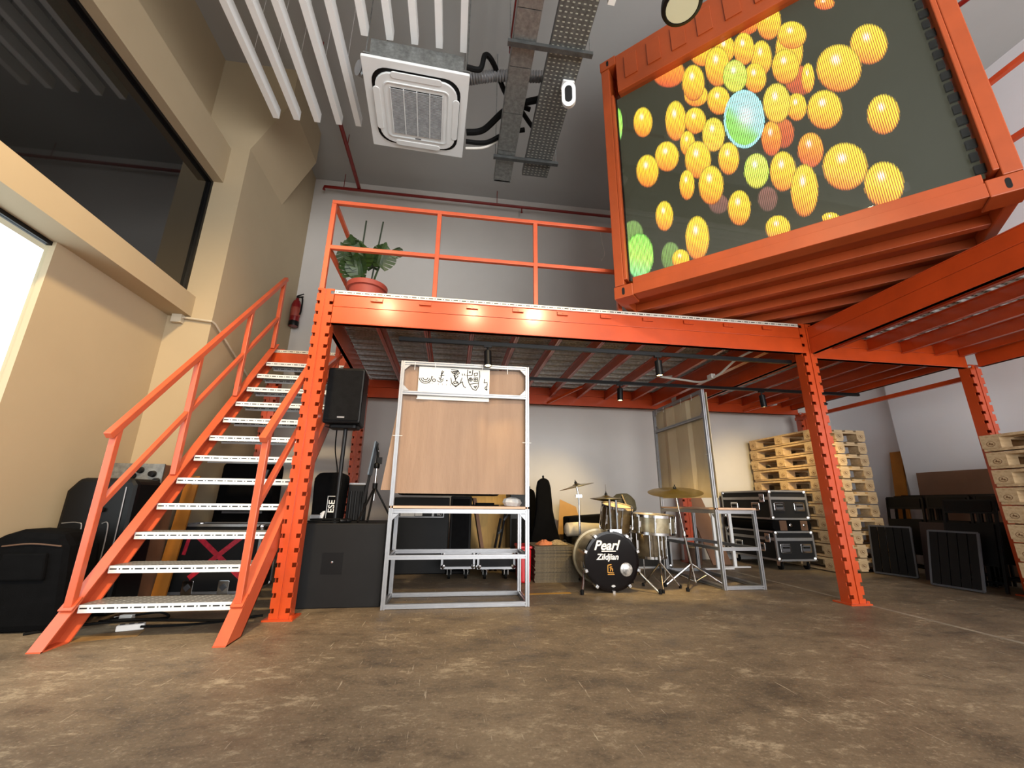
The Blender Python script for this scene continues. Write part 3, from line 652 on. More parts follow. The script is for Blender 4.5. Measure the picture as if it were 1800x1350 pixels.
# high bay lamp
hb = thing('high_bay_lamp', 'round black-rimmed high bay lamp hanging before the container', 'lamp', (1.60, 2.10, 4.52), 0)
MB().lathe([(.15, 0), (.155, .02), (.15, .06), (.10, .085), (.06, .09), (.06, .16), (.02, .17)], 28).build('housing', 'black_metal', hb, smooth=True)
MB().lathe([(.122, -.006), (.126, -.008), (.15, .0)], 28, cap=False).build('rim', 'black_metal', hb, smooth=True)
t = NT('lamp_cover'); t.set(lin((206, 204, 176)), .5); M['lamp_cover'] = t.m
MB().lathe([(.0, -.004), (.12, -.004), (.12, .0)], 28).build('diffuser', 'lamp_cover', hb)
MB().tube([(0, 0, .17), (0, 0, 1.48)], .006, 6).build('hanging_rod', 'black_metal', hb)
# black lighting tracks below the deck, with cylinder spots
for i, (x0, x1, y) in enumerate(((-.52, 3.34, 3.545), (.55, 5.2, 4.56))):
    tk = tag(MB().lim(x0, x1, y - .016, y + .016, 2.165, 2.20).build('light_track', 'black_metal'), ['black lighting track just behind the front mezzanine beam', 'black lighting track deeper under the mezzanine deck'][i], 'light track')
SPOTS = [(.27, 3.545, (.7, 3.2, 0), 'black cylinder spotlight above the cardboard panel', 25), (1.91, 3.545, (2.05, 4.5, .5), 'black cylinder spotlight on the front track near the white cable', 110),
         (1.94, 4.56, (1.3, 6.0, .5), 'black cylinder spotlight on the rear track above the drum kit', 70), (3.80, 4.56, (4.4, 5.6, 1.3), 'black cylinder spotlight aimed at the pallet stack', 75),
         (4.55, 4.56, (4.75, 5.2, 1.1), 'tilted black cylinder spotlight seen right of the front upright', 45)]
for x, y, tg, lb, pw in SPOTS:
    s = thing('track_spotlight', lb, 'spotlight', (x, y, 2.165), 0, 'track spotlights under the deck')
    dv = (Vector(tg) - Vector((x, y, 2.05))).normalized(); tilt = dv.lerp(Vector((0, -.12, -1)), .85).normalized()
    if 'tilted' in lb: tilt = Vector((.55, -.35, -.75)).normalized()
    R = tilt.to_track_quat('-Z', 'Y').to_matrix()
    MB().tube([(0, 0, 0), (0, 0, -.05)], .010, 8).box((0, 0, -.008), (.07, .028, .016)).build('mount', 'black_metal', s)
    top = Vector((0, 0, -.05))
    MB().lathe([(.03, .0), (.034, -.005), (.034, -.15), (.030, -.15), (.028, -.14)], 16, top, R, cap=False).build('barrel', 'black_metal', s, smooth=True)
    MB().lathe([(.0, -.142), (.028, -.142)], 16, top, R).build('lens', 'lamp_lens', s)
    p = Vector((x, y, 2.165)) + top + R @ Vector((0, 0, -.158))
    sl = spot('spot_light', p, p + dv, pw, (1, .72, .30), 74, 1.0, .025)
sc_ = thing('security_camera', 'small white camera on the rear beam under the mezzanine', 'camera', (5.05, 5.86, 2.38)); MB().prism([(u, v) for u, v in rounded(.10, .12, .03)], -.05, .04, 'y').build('body', 'white_plastic', sc_, bevel=.01); MB().lathe([(.03, 0), (.028, .03), (.015, .05)], 14, (0, -.05, -.01), RX(PI / 2)).build('lens', 'black_plastic', sc_)
tag(MB().tube(bez([(3.0, 3.42, 2.30), (2.93, 3.75, 2.28), (2.92, 4.1, 2.20), (2.90, 4.4, 2.20), (2.75, 4.55, 2.26), (2.5, 4.6, 2.3), (2.62, 4.72, 2.34), (2.75, 4.62, 2.34)]), .012, 8).box((2.91, 4.22, 2.21), (.05, .08, .05)).build('power_cable', 'cable_white', smooth=True), 'white cable and box running along a deck joist', 'cable')

# ================================================================== display frames made of slotted aluminium profile
def profile(a, b, w=.032, up=(0, 0, 1)):                # extrusion with a groove in each face
    a, b = Vector(a), Vector(b); y = (b - a).normalized(); up = Vector(up); x = y.cross(up)
    if x.length < 1e-4: x = y.cross(Vector((1, 0, 0)))
    x.normalize(); z = x.cross(y); h = w / 2; g = .0045; d = .009
    q = [(-h, -h), (-g, -h), (-g, -h + d), (g, -h + d), (g, -h), (h, -h)]
    poly = []
    for k in range(4):
        c, s_ = math.cos(k * PI / 2), math.sin(k * PI / 2); poly += [(u * c - v * s_, u * s_ + v * c) for u, v in q[:-1]]
    n = len(poly); m = MB()
    m.add([a + x * u + z * v for u, v in poly] + [b + x * u + z * v for u, v in poly],
          [tuple(range(n)), tuple(range(n, 2 * n))[::-1]] + [(i, i + n, (i + 1) % n + n, (i + 1) % n) for i in range(n)])
    return m
def display_frame(label, loc, rz, panel_mt, W=1.15, D=.43, H=2.0):
    t = thing('display_frame', label, 'display frame', loc, rz, 'aluminium display frames'); al = 'aluminium'; e = .016
    P = lambda nm, a, b: profile(a, b).build(nm, al, t)
    P('upright', (e, e, 0), (e, e, H)); P('upright', (W - e, e, 0), (W - e, e, H))
    P('top_rail', (2 * e, e, H - e), (W - 2 * e, e, H - e)); P('cross_rail', (2 * e, e, 1.71), (W - 2 * e, e, 1.71))
    P('rear_leg', (e, D, 0), (e, D, .74)); P('rear_leg', (W - e, D, 0), (W - e, D, .74))
    for z in (.02, .37, .72):
        P('cross_rail', (2 * e, e, z), (W - 2 * e, e, z)); P('cross_rail', (2 * e, D, z), (W - 2 * e, D, z))
        P('side_rail', (e, 2 * e, z), (e, D - e, z)); P('side_rail', (W - e, 2 * e, z), (W - e, D - e, z))
    MB().lim(.0, W, .0, D + .02, .742, .760).build('shelf_board', 'plywood_pink', t)
    for sx, x in ((1, 2 * e), (-1, W - 2 * e)):
        for sz, z in ((-1, H - 2 * e), (1, 1.73), (-1, .70)):
            MB().prism([(x, z), (x + sx * .05, z), (x, z + sz * .05)], .006, .034).build('corner_bracket', al, t)
    # the panel tied to the back of the uprights, with vertical creases
    xs = [-.005, .16, .27, .44, .73, .79, .98, W + .005]; off = [0, .016, -.006, .014, .0, .020, .004, 0]; m = MB(); n = len(xs); y0 = .05
    for th in (0, .005):
        for z in (.86, 1.15, 1.5, H - .03): m.v += [(x, y0 + o * (1 if z > 1 else .4) + th, z) for x, o in zip(xs, off)]
    for k in (0, 4 * n):
        for r in range(3): m.f += [(k + r * n + i, k + r * n + i + 1, k + (r + 1) * n + i + 1, k + (r + 1) * n + i) for i in range(n - 1)]
    for r in range(3):
        for i in (0, n - 1): m.f.append((r * n + i, (r + 1) * n + i, (r + 1) * n + i + 4 * n, r * n + i + 4 * n))
    for i in range(n - 1):
        for r in (0, 3): m.f.append((r * n + i, r * n + i + 1, r * n + i + 1 + 4 * n, r * n + i + 4 * n))
    m.build('panel', panel_mt, t)
    for x, z, hor in ((.02, 1.33, 1), (W - .02, 1.30, 1), (.12, H - .03, 0), (.30, H - .03, 0), (.72, H - .03, 0), (.95, H - .03, 0)):
        MB().lim(x - (.04 if hor else .002), x + (.04 if hor else .002), -.002, .0, z - (.002 if hor else .05), z + (.002 if hor else .02)).build('cable_tie', 'print_white', t)
    return t
f1 = display_frame('aluminium profile frame carrying a tall brown cardboard panel and drawing', (-.49, 3.60, 0), 0, 'cardboard')
f2 = display_frame('aluminium profile frame with a pale board standing edge-on right of the drum kit', (2.645, 5.19, 0), -PI / 2, 'kraft_board')
MB().prism([(-.088, .885), (.5, .885), (.5, 1.9), (.02, 1.9), (-.01, 1.55)], .062, .066).build('rear_sheet', 'cardboard', f1)
# drawing paper held behind the top rails, doodles in black ink (upside down)
pp = tag(MB().lim(.155, .79, .038, .041, 1.665, 1.965).build('drawing_paper', 'paper'), 'white paper strip of upside-down black doodles tied to the cardboard frame', 'drawing'); pp.location = f1.location
MB().lim(.15, .785, .030, .038, 1.662, 1.672).build('paper_fold', 'paper', pp)
def stroke(pts, w=.0075):
    m = MB(); y = .0375
    for a, b in zip(pts[:-1], pts[1:]):
        a, b = Vector(a), Vector(b); d = (b - a); L = d.length; d.normalize(); nrm = Vector((-d.y, d.x)) * w / 2; e_ = d * w * .3
        q = [a - e_ + nrm, b + e_ + nrm, b + e_ - nrm, a - e_ - nrm]; m.add([(p.x, y, p.y) for p in q] + [(p.x, y + .0006, p.y) for p in q], [(0, 1, 2, 3), (4, 5, 6, 7), (0, 1, 5, 4), (2, 3, 7, 6)])
    return m.build('doodle', 'ink', pp)
def arc(cx, cy, r, a0, a1, n=10, k=1.): return [(cx + r * math.cos(math.radians(a0 + (a1 - a0) * i / n)), cy + k * r * math.sin(math.radians(a0 + (a1 - a0) * i / n))) for i in range(n + 1)]
for r in (.022, .04, .055): stroke(arc(.215, 1.865, r, 190, 350))
stroke([(.255, 1.825), (.27, 1.855), (.268, 1.875), (.28, 1.872)]); stroke(arc(.292, 1.842, .013, 0, 360)); stroke([(.32, 1.84), (.335, 1.83), (.355, 1.828), (.372, 1.845)], .007)
stroke([(.335, 1.87), (.35, 1.845), (.375, 1.86)]); stroke([(.35, 1.86), (.358, 1.90), (.372, 1.93)], .009); stroke([(.345, 1.885), (.378, 1.895)], .008); stroke([(.352, 1.90), (.36, 1.935)])
stroke([(.44, 1.95), (.50, 1.945), (.515, 1.92), (.49, 1.90), (.455, 1.915), (.44, 1.935)]); stroke([(.455, 1.93), (.505, 1.935)], .014); stroke([(.465, 1.915), (.495, 1.92)], .012)
stroke([(.475, 1.90), (.482, 1.85)], .009); stroke([(.465, 1.90), (.482, 1.86), (.505, 1.895)]); stroke(arc(.485, 1.82, .024, 0, 360, 12, .9)); stroke([(.44, 1.87), (.45, 1.82), (.487, 1.79), (.525, 1.825), (.54, 1.875)])
stroke([(.525, 1.825), (.545, 1.84), (.555, 1.80), (.575, 1.785)]); stroke(arc(.478, 1.822, .004, 0, 360, 5)); stroke(arc(.495, 1.826, .004, 0, 360, 5)); stroke([(.54, 1.915), (.545, 1.90)]); stroke([(.56, 1.915), (.565, 1.90)])
stroke([(.59, 1.955), (.585, 1.90), (.63, 1.905), (.635, 1.955)]); stroke(arc(.61, 1.935, .006, 0, 360, 6)); stroke([(.585, 1.90), (.60, 1.84), (.61, 1.82), (.69, 1.835), (.70, 1.90), (.695, 1.95)])
stroke([(.648, 1.925), (.68, 1.93), (.675, 1.905), (.652, 1.90), (.648, 1.925)]); stroke([(.648, 1.88), (.68, 1.885), (.682, 1.85), (.65, 1.848), (.648, 1.88)]); stroke([(.665, 1.88), (.666, 1.85)]); stroke([(.648, 1.865), (.68, 1.868)]); stroke(arc(.618, 1.865, .016, 0, 360, 10)); stroke([(.61, 1.87), (.628, 1.865)]); stroke([(.617, 1.88), (.617, 1.85)])
stroke([(.61, 1.82), (.64, 1.775), (.67, 1.765), (.69, 1.80), (.69, 1.835)]); stroke([(.65, 1.80), (.675, 1.805), (.665, 1.785), (.65, 1.80)]); stroke([(.745, 1.875), (.742, 1.84), (.77, 1.845)]); stroke(arc(.765, 1.79, .014, 90, 300)); stroke([(.765, 1.77), (.77, 1.835)])
for k in range(4): stroke([(.19 + k * .024, 1.835 - .004 * (k % 2)), (.202 + k * .024, 1.833)], .003); stroke([(.20 + k * .024, 1.815), (.212 + k * .024, 1.812)], .003); stroke([(.33 + k * .035, 1.815), (.334 + k * .035, 1.80)], .003)
stroke(arc(.405, 1.845, .003, 0, 360, 5))
pb = tag(MB().lathe([(.0, 0), (.07, .0), (.095, .03), (.08, .06), (.03, .075), (0, .07)], 9, sy=.7).build('plastic_bag', 'plastic_bag'), 'crumpled clear plastic bag on the shelf of the cardboard frame', 'bag'); pb.location = (.53, 3.72, .762); pb.rotation_euler = (0, .05, .5)
pk = tag(MB().lim(-.12, .12, -.04, .04, 0, .012).box((.0, .0, .02), (.16, .05, .016), RZ(.3)).build('tool_roll', 'black_fabric'), 'small black pouch lying on the shelf of the cardboard frame', 'pouch'); pk.location = (.30, 3.80, .762)

# ================================================================== public address gear by the left upright
def soft(nm, poly, t0, t1, mt, parent=None, axis='y', bev=.03, **k): return MB().prism(poly, t0, t1, axis).build(nm, mt, parent, bevel=bev, **k)
sw = thing('subwoofer', 'large plain black subwoofer cabinet beside the front left upright', 'speaker', (-.84, 3.69, 0))
MB().lim(-.33, .33, 0, .60, 0, .62).build('cabinet', 'panel_dark', sw, bevel=.008)
MB().lathe([(.008, 0), (.008, .003), (.0, .004)], 10, (-.06, -.001, .33), RX(PI / 2)).build('badge', 'chrome', sw)
label_part(MB().lim(-.14, .02, -.001, .0, .24, .40).build('grille_patch', 'black_plastic', sw), 'faint square badge plate')
sp = thing('loudspeaker', 'black loudspeaker on a pole above the subwoofer', 'speaker', (-.955, 3.80, 1.40), -.05)
MB().prism([(-.16, -.13), (.16, -.13), (.12, .17), (-.12, .17)], .03, .53, 'z').build('cabinet', 'black_plastic', sp, bevel=.02)
MB().lim(-.145, .145, -.140, -.128, .055, .505).build('grille', 'dark_carpet', sp, bevel=.006)
MB().lim(-.03, .03, -.145, -.139, .075, .088).build('badge', 'aluminium', sp)
MB().prism(rounded(.24, .14, .03), .0, .032, 'z').build('pole_socket', 'black_plastic', sp, bevel=.006)
MB().tube([(-.12, -.132, .0), (-.125, .05, .02)], .004).build('side_trim', 'black_metal', sp)
sps = tag(MB().tube([(0, 0, 0), (0, 0, .78)], .0175, 12).lathe([(.05, 0), (.05, .012), (.02, .016)], 14).build('speaker_pole', 'black_metal', smooth=True), 'black pole rising from the subwoofer to the loudspeaker', 'pole'); sps.location = (-.945, 3.80, .62)
bg_ = thing('gear_bag', 'black soft bag with white lettering standing on the subwoofer', 'bag', (-1.07, 4.12, .62), -.02)
soft('body', [(-.145, 0), (.10, 0), (.12, .40), (.05, .425), (-.12, .42), (-.16, .37)], -.08, .10, 'black_fabric', bg_, bev=.03)
put('lettering', text_mesh('ESE', .075, .0008, 0, .0012), 'print_white', bg_, (.028, -.0855, .125), (PI / 2, -PI / 2, 0))
put('lettering', text_mesh('GUITARS', .026, .0008), 'print_white', bg_, (.078, -.0855, .145), (PI / 2, -PI / 2, 0))
MB().lim(-.015, -.010, -.0865, -.0855, .02, .215).lim(-.015, .055, -.0865, -.0855, .21, .215).lim(.060, .065, -.0865, -.0855, .03, .235).build('lettering', 'print_white', bg_)
bb = thing('gear_box', 'tall black box with ribbed sides behind the loudspeaker pole', 'box', (-.865, 4.18, .62), 0)
MB().lim(-.075, .075, -.06, .10, 0, .32).build('body', 'black_plastic', bb, bevel=.008)
for k in range(3): MB().tube([(-.045 + .045 * k, -.062, .01), (-.045 + .045 * k, -.062, .26)], .012, 8).build('rib', 'black_plastic', bb, smooth=True)
MB().lim(-.07, .075, -.05, .09, .32, .335).build('lid', 'aluminium', bb)
ts = thing('tripod_stand', 'black tripod stand with clamp on the subwoofer right end', 'stand', (-.68, 3.98, .62), 0)
for x, y in ((-.07, -.24), (.0, -.20), (.16, .10)): MB().tube([(0, 0, .30), (x, y, .008)], .009, 8).build('leg', 'black_metal', ts, smooth=True)
MB().tube([(0, 0, .18), (0, 0, .62)], .010, 10).build('column', 'chrome', ts, smooth=True)
MB().lathe([(.022, .28), (.022, .33)], 12).build('leg_collar', 'black_plastic', ts, smooth=True); MB().lathe([(.022, .46), (.026, .47), (.026, .50), (.018, .51)], 12).box((.02, 0, .53), (.04, .03, .06)).tube([(.0, 0, .5), (0, 0, .6), (-.02, 0, .68)], .012, 8).build('clamp', 'black_plastic', ts, smooth=True)
MB().bar((-.055, 0, .40), (-.02, 0, .70), .16, .012, (1, 0, 0)).build('desk', 'blue_grey', ts)
MB().bar((-.085, .02, .16), (-.030, .02, .68), .03, .02, (1, 0, 0)).build('folded_arm', 'black_plastic', ts)
tag(MB().tube(bez([(-1.15, 3.78, .63), (-1.0, 3.73, .63), (-.85, 3.80, .632), (-.92, 3.88, .64), (-1.08, 3.86, .64), (-1.13, 3.78, .645), (-1.02, 3.74, .65), (-.88, 3.78, .648)]), .0075, 6).build('cable_coil', 'rubber', smooth=True), 'black cable coil lying on top of the subwoofer', 'cable')
tag(MB().tube(bez([(-1.04, 3.88, 1.44), (-1.07, 4.02, 1.25), (-1.10, 4.30, 1.0), (-1.22, 4.33, .72), (-1.15, 4.31, .63)]), .006, 6).build('speaker_cable', 'rubber', smooth=True), 'thin black cable hanging behind the loudspeaker pole', 'cable')
pa = thing('power_adapter', 'silver power block on the subwoofer corner by the upright', 'adapter', (-1.13, 3.93, .62)); MB().lim(-.045, .045, -.03, .03, 0, .06).build('body', 'aluminium', pa, bevel=.008); MB().tube([(.04, -.02, .06), (.06, -.02, .085), (.05, -.03, .03)], .012, 8).build('plug', 'print_white', pa)
for i, x in enumerate((-.865, -.835)):
    cp = tag(MB().lathe([(.016, -.025), (.018, -.02), (.018, .02), (.012, .03)], 10, R=RY(PI / 2)).build('connector', 'black_metal', smooth=True), ['left round cable connector at the foot of the speaker pole', 'right round cable connector at the foot of the speaker pole'][i], 'connector', 'connectors on the subwoofer'); cp.location = (x, 3.735 + i * .03, .638); cp.rotation_euler = (0, 0, .6)

# ================================================================== flight cases
def flight_case(nm, label, loc, rz, w, d, h, group=None, lid=.3, castors=False, handles=(), latches=(), body='panel_dark', cat='flight case'):
    t = thing(nm, label, cat, loc, rz, group); z0 = .11 if castors else 0
    MB().lim(.012, w - .012, .012, d - .012, z0 + .012, z0 + h - .012).build('body', body, t)
    e = .022
    for z in (z0, z0 + h - e):
        for (a, b) in (((0, 0), (w, 0)), ((0, d), (w, d))): MB().lim(a[0], b[0], a[1] - (0 if a[1] == 0 else e), a[1] + (e if a[1] == 0 else 0), z, z + e).build('edge_trim', 'aluminium', t)
        for x in (0, w - e): MB().lim(x, x + e, e, d - e, z, z + e).build('edge_trim', 'aluminium', t)
    for x in (0, w - e):
        for y in (0, d - e): MB().lim(x, x + e, y, y + e, z0 + e, z0 + h - e).build('edge_trim', 'aluminium', t)
    if lid:
        zl = z0 + h * (1 - lid); MB().lim(.004, w - .004, .004, d - .004, zl - .018, zl + .018).build('lid_band', 'aluminium', t)
    for x in (0, w):
        for y in (0, d):
            for z in (z0, z0 + h): MB().lathe([(.0, -.03), (.026, -.02), (.032, 0), (.026, .02), (.0, .03)], 8, (x + (.022 if x == 0 else -.022), y + (.022 if y == 0 else -.022), z + (.022 if z == z0 else -.022))).build('ball_corner', 'chrome', t, smooth=True)
    for (face, u, z) in handles:
        R = 0 if face == 'f' else -PI / 2; p = (u, .010, z0 + z) if face == 'f' else (.010, u, z0 + z)
        o = MB().prism(rounded(.15, .11, .015), -.012, .004, 'y').build('handle_dish', 'chrome', t, loc=p, rot=(0, 0, R), bevel=.003)
        MB().prism(rounded(.11, .07, .01), -.0125, -.011, 'y').build('dish_recess', 'alu_slot', o); MB().tube([(-.045, -.016, .01), (.045, -.016, .01)], .009, 8).build('grip', 'rubber', o, smooth=True)
    for (face, u, z) in latches:
        R = 0 if face == 'f' else -PI / 2; p = (u, .006, z0 + z) if face == 'f' else (.006, u, z0 + z)
        o = MB().prism(rounded(.09, .11, .01), -.010, .004, 'y').build('latch', 'chrome', t, loc=p, rot=(0, 0, R), bevel=.003); MB().prism([(0, -.03), (.028, 0), (0, .03), (-.028, 0)], -.018, -.010, 'y').build('latch_key', 'alu_slot', o)
    if castors:
        for x in (.09, w - .09):
            for y in (.09, d - .09):
                o = MB().lim(x - .04, x + .04, y - .04, y + .04, .10, .11).lim(x - .022, x - .018, y - .025, y + .03, .045, .10).lim(x + .018, x + .022, y - .025, y + .03, .045, .10).build('castor', 'chrome', t)
                MB().lathe([(.03, -.014), (.045, -.012), (.045, .012), (.03, .014)], 14, (x, y, .045), RY(PI / 2)).build('wheel', 'rubber', o, smooth=True)
    return t
fc = flight_case('flight_case', 'black flight case crossed with red tape behind the stair treads', (-2.43, 4.31, 0), 0, .74, .40, .58, lid=0, latches=(('f', .20, .055), ('f', .49, .055)))
for (a, b, w, yy) in (((.17, .50), (.61, .13), .042, .0112), ((.60, .50), (.19, .13), .042, .0098), ((.135, .50), (.11, .32), .03, .0112)):
    MB().bar((a[0], yy, a[1]), (b[0], yy, b[1]), .0012, w, (0, 0, 1)).build('tape', 'tape_red', fc)
flight_case('flight_case', 'lower black flight case on castors beside the tall pallet stack', (4.12, 5.10, 0), 0, .55, 1.0, .36, 'stacked flight cases', .28, True, (('f', .13, .15), ('f', .42, .15), ('l', .28, .15), ('l', .72, .15)), (('l', .14, .27),))
flight_case('flight_case', 'upper black flight case on the stack beside the tall pallets', (4.12, 5.10, .61), 0, .55, 1.0, .37, 'stacked flight cases', .28, False, (('f', .13, .16), ('f', .42, .16), ('l', .28, .16), ('l', .72, .16)), (('l', .14, .27),))
bt = thing('duffel_roll', 'black padded roll squeezed between the two stacked flight cases', 'bag', (4.11, 5.10, .472)); soft('body', rounded(.56, .13, .05), .0, .98, 'black_fabric', bt, bev=.01, loc=(.28, 0, .068))
for x in (.10, .40): MB().lim(x, x + .10, -.004, .0, .005, .125).build('strap', 'brown_bin', bt)
for k in range(2): MB().lathe([(.02, 0), (.02, .01), (.01, .014)], 10, (.25 + .2 * k, -.002, .07), RX(PI / 2)).build('buckle', 'chrome', bt, smooth=True)
flight_case('flight_case', 'black flight case with a silver handle behind the drum kit', (2.15, 5.42, 0), 0, .72, .40, .50, None, .3, False, (('f', .50, .36),))
ca = flight_case('flight_case', 'low castored flight case behind the cardboard frame, nearer the black cabinets', (-.07, 4.80, 0), 0, .36, .40, .16, 'low castored cases', 0, True)
cb_ = flight_case('flight_case', 'low castored flight case behind the cardboard frame, nearer the red crate', (.31, 4.76, 0), 0, .41, .40, .16, 'low castored cases', 0, True)
tag(MB().lim(.32, .71, 4.77, 5.14, .272, .282).build('cardboard_sheet', 'kraft_board'), 'small flat board lying on a low castored case', 'board')
# dark cabinets behind the cardboard frame
c1 = thing('amplifier_cabinet', 'wide black cabinet with a printed strip behind the cardboard frame', 'cabinet', (-.32, 5.20, 0)); MB().lim(-.33, .31, 0, .45, 0, .84).build('body', 'black_plastic', c1, bevel=.01)
MB().lim(-.27, .25, -.006, 0, .615, .70).build('strip_frame', 'aluminium', c1); MB().lim(-.262, .242, -.008, -.006, .623, .692).build('strip_back', 'black_plastic', c1)
MB().lim(-.25, -.09, -.010, -.008, .628, .688).lim(-.085, .0, -.010, -.008, .632, .688).lim(.11, .135, -.010, -.008, .628, .69).build('printed_panel', 'plastic_bag', c1); put('lettering', text_mesh('TRU', .03, .0006), 'print_white', c1, (.195, -.0095, .645), (PI / 2, 0, 0))
c2 = thing('speaker_column', 'dark grey upright speaker column next to the plywood sheet', 'cabinet', (.14, 5.18, 0)); MB().lim(-.135, .115, 0, .40, 0, .86).build('body', 'panel_dark', c2, bevel=.012); MB().lim(-.11, .09, -.008, .0, .03, .83).build('grille', 'dark_carpet', c2, bevel=.004)
c3 = thing('keyboard_case', 'long black soft case lying across the cabinets behind the shelf', 'bag', (.0, 5.25, .863)); soft('body', rounded(1.2, .10, .04), -.10, .15, 'black_fabric', c3, bev=.01, loc=(-.02, 0, .052)); MB().lim(-.2, .2, -.104, -.099, .04, .06).build('zip', 'alu_slot', c3)
pl = tag(MB().add([(.27, 5.62, 0), (.76, 5.62, 0), (.76, 5.96, .92), (.27, 5.96, .92), (.27, 5.64, 0), (.76, 5.64, 0), (.76, 5.98, .92), (.27, 5.98, .92)], [(0, 1, 2, 3), (4, 5, 6, 7), (0, 1, 5, 4), (2, 3, 7, 6), (0, 3, 7, 4), (1, 2, 6, 5)]).build('plywood_sheet', 'plywood'), 'yellow plywood sheet leaning behind the cardboard frame', 'board')
pe = tag(MB().prism([(.43, 0), (.47, 0), (.31, .84), (.27, .84)], 5.26, 5.56).build('wood_panel', 'hardboard'), 'narrow brown panel leaning by the dark speaker column', 'board')
ks = thing('folding_stand', 'black folding stand leaning in front of the plywood sheet', 'stand', (.55, 5.38, 0), 0)
for a, b in (((-.04, .0, 0), (.08, .05, .60)), ((.02, .0, 0), (.14, .05, .68)), ((.12, .04, .58), (.21, .05, .68)), ((.10, .05, .68), (.22, .05, .68)), ((.05, .03, .42), (.11, .04, .48))): MB().bar(a, b, .022, .022).build('tube', 'black_metal', ks)
c4 = thing('amplifier_cabinet', 'tall dark cabinet half hidden between plywood and guitar bag', 'cabinet', (.83, 5.30, 0)); MB().lim(-.10, .13, 0, .4, 0, .95).build('body', 'black_plastic', c4, bevel=.01); MB().lim(-.08, .11, -.006, 0, .05, .60).build('grille', 'dark_carpet', c4)
rc = thing('red_crate', 'red plastic crate between the castored case and carpet tiles', 'crate', (.80, 4.56, 0)); m = MB().prism([(-.055, 0), (.05, 0), (.06, .33), (-.065, .33)], 0, .34, 'y'); m.build('body', 'red_plastic', rc, bevel=.02); MB().lim(-.072, .068, -.012, .35, .33, .355).build('rim', 'red_plastic', rc, bevel=.008)
# carpet tiles
tm_ = MB().lim(-.235, .235, -.24, .24, 0, .0122).mesh('carpet_tile')
for k in range(28):
    o = tag(put('carpet_tile', tm_, None), ('topmost grey carpet tile, under the folded cloth and rope' if k == 27 else 'lowest grey carpet tile, on the floor left of the drum kit' if k == 0 else 'grey carpet tile inside the square stack left of the drum kit'), 'carpet tile', 'stacked carpet tiles')
    o.location = (1.135 + random.uniform(-.006, .006), 4.83 + random.uniform(-.006, .006), k * .0125); o.rotation_euler = (0, 0, random.uniform(-.012, .012))
tm_.materials.append(M['carpet_tile_grey'])
def crumple(nm, label, cat, loc, r, mt, seed, sx=1.5, h=.05):
    rnd = random.Random(seed); m = MB(); nr, na = 5, 16; vs = []
    for i in range(nr + 1):
        for j in range(na):
            q = i / nr; a = 2 * PI * j / na; rr = r * q * (1 + .22 * math.sin(3 * a + seed)); vs.append((rr * sx * math.cos(a), rr * math.sin(a), .004 + h * (1 - q ** 2) * (.6 + .5 * rnd.random())))
    m.v = vs; m.f = [(i * na + j, i * na + (j + 1) % na, (i + 1) * na + (j + 1) % na, (i + 1) * na + j) for i in range(nr) for j in range(na)]; m.f.append(tuple(nr * na + j for j in range(na))[::-1])
    o = tag(m.build(nm, mt, smooth=True), label, cat); o.location = loc; return o
crumple('folded_cloth', 'orange and white folded cloth on the carpet tile stack', 'cloth', (1.03, 4.72, .351), .07, 'rag_orange', 1); crumple('rope_bundle', 'tan bundle of rope on the carpet tile stack', 'rope', (1.18, 4.74, .351), .075, 'rag_tan', 4)

# ================================================================== bags on the left
sb = thing('suitcase', 'low black soft suitcase at the very left by the wall', 'bag', (-2.62, 3.22, 0)); soft('body', [(-.29, 0), (.29, 0), (.22, .50), (.16, .585), (-.10, .60), (-.24, .55)], 0, .26, 'black_fabric', sb, bev=.045)
MB().prism([(-.15, .30), (.13, .30), (.11, .46), (-.13, .46)], -.02, .02).build('pocket', 'black_fabric', sb, bevel=.012); MB().tube(bez([(-.16, -.004, .50), (0, -.006, .515), (.17, -.004, .50)]), .005, 6).build('piping', 'brown_bin', sb)
hc = thing('instrument_case', 'tall black instrument case with silver piping beside the stairs', 'case', (-2.58, 3.60, 0)); soft('body', [(-.24, 0), (.24, 0), (.235, .90), (.20, .945), (-.17, .945), (-.24, .85)], 0, .30, 'black_plastic', hc, bev=.03)
for pts in ([(-.20, -.004, .62), (-.10, -.006, .625), (-.065, -.006, .58), (-.075, -.006, .30), (-.13, -.006, .20)], [(.06, -.004, .62), (.105, -.006, .60), (.11, -.006, .30), (.09, -.006, .15)], [(.16, -.004, .88), (.17, -.006, .5), (.17, -.006, .1)]): MB().tube(bez(pts), .004, 6).build('piping', 'aluminium', hc)
MB().lim(-.04, .06, -.03, .0, .70, .73).build('handle', 'rubber', hc, bevel=.01)
rk = thing('rack_unit', 'small metal rack unit with knobs behind the tall instrument case', 'rack', (-2.65, 4.02, 0)); MB().lim(-.20, .20, 0, .24, 0, 1.08).build('body', 'hardboard', rk, bevel=.006); MB().lim(-.205, .205, -.012, .0, .86, 1.085).build('face', 'galvanised', rk)
for x, z in ((-.09, .93), (-.02, .98), (.03, 1.03), (.13, 1.0), (.17, .94)): MB().lathe([(.028, 0), (.024, .03), (.0, .032)], 12, (x, -.012, z), RX(PI / 2)).build('knob', 'black_plastic', rk, smooth=True)
tag(MB().add([(-2.44, 4.20, 0), (-2.33, 4.20, 0), (-2.29, 4.27, 1.0), (-2.40, 4.27, 1.0), (-2.44, 4.22, 0), (-2.33, 4.22, 0), (-2.29, 4.29, 1.0), (-2.40, 4.29, 1.0)], [(0, 1, 2, 3), (4, 5, 6, 7), (0, 1, 5, 4), (2, 3, 7, 6), (0, 3, 7, 4), (1, 2, 6, 5)]).build('plank', 'plank_ochre'), 'ochre plank leaning behind the stairs left of the taped case', 'plank')
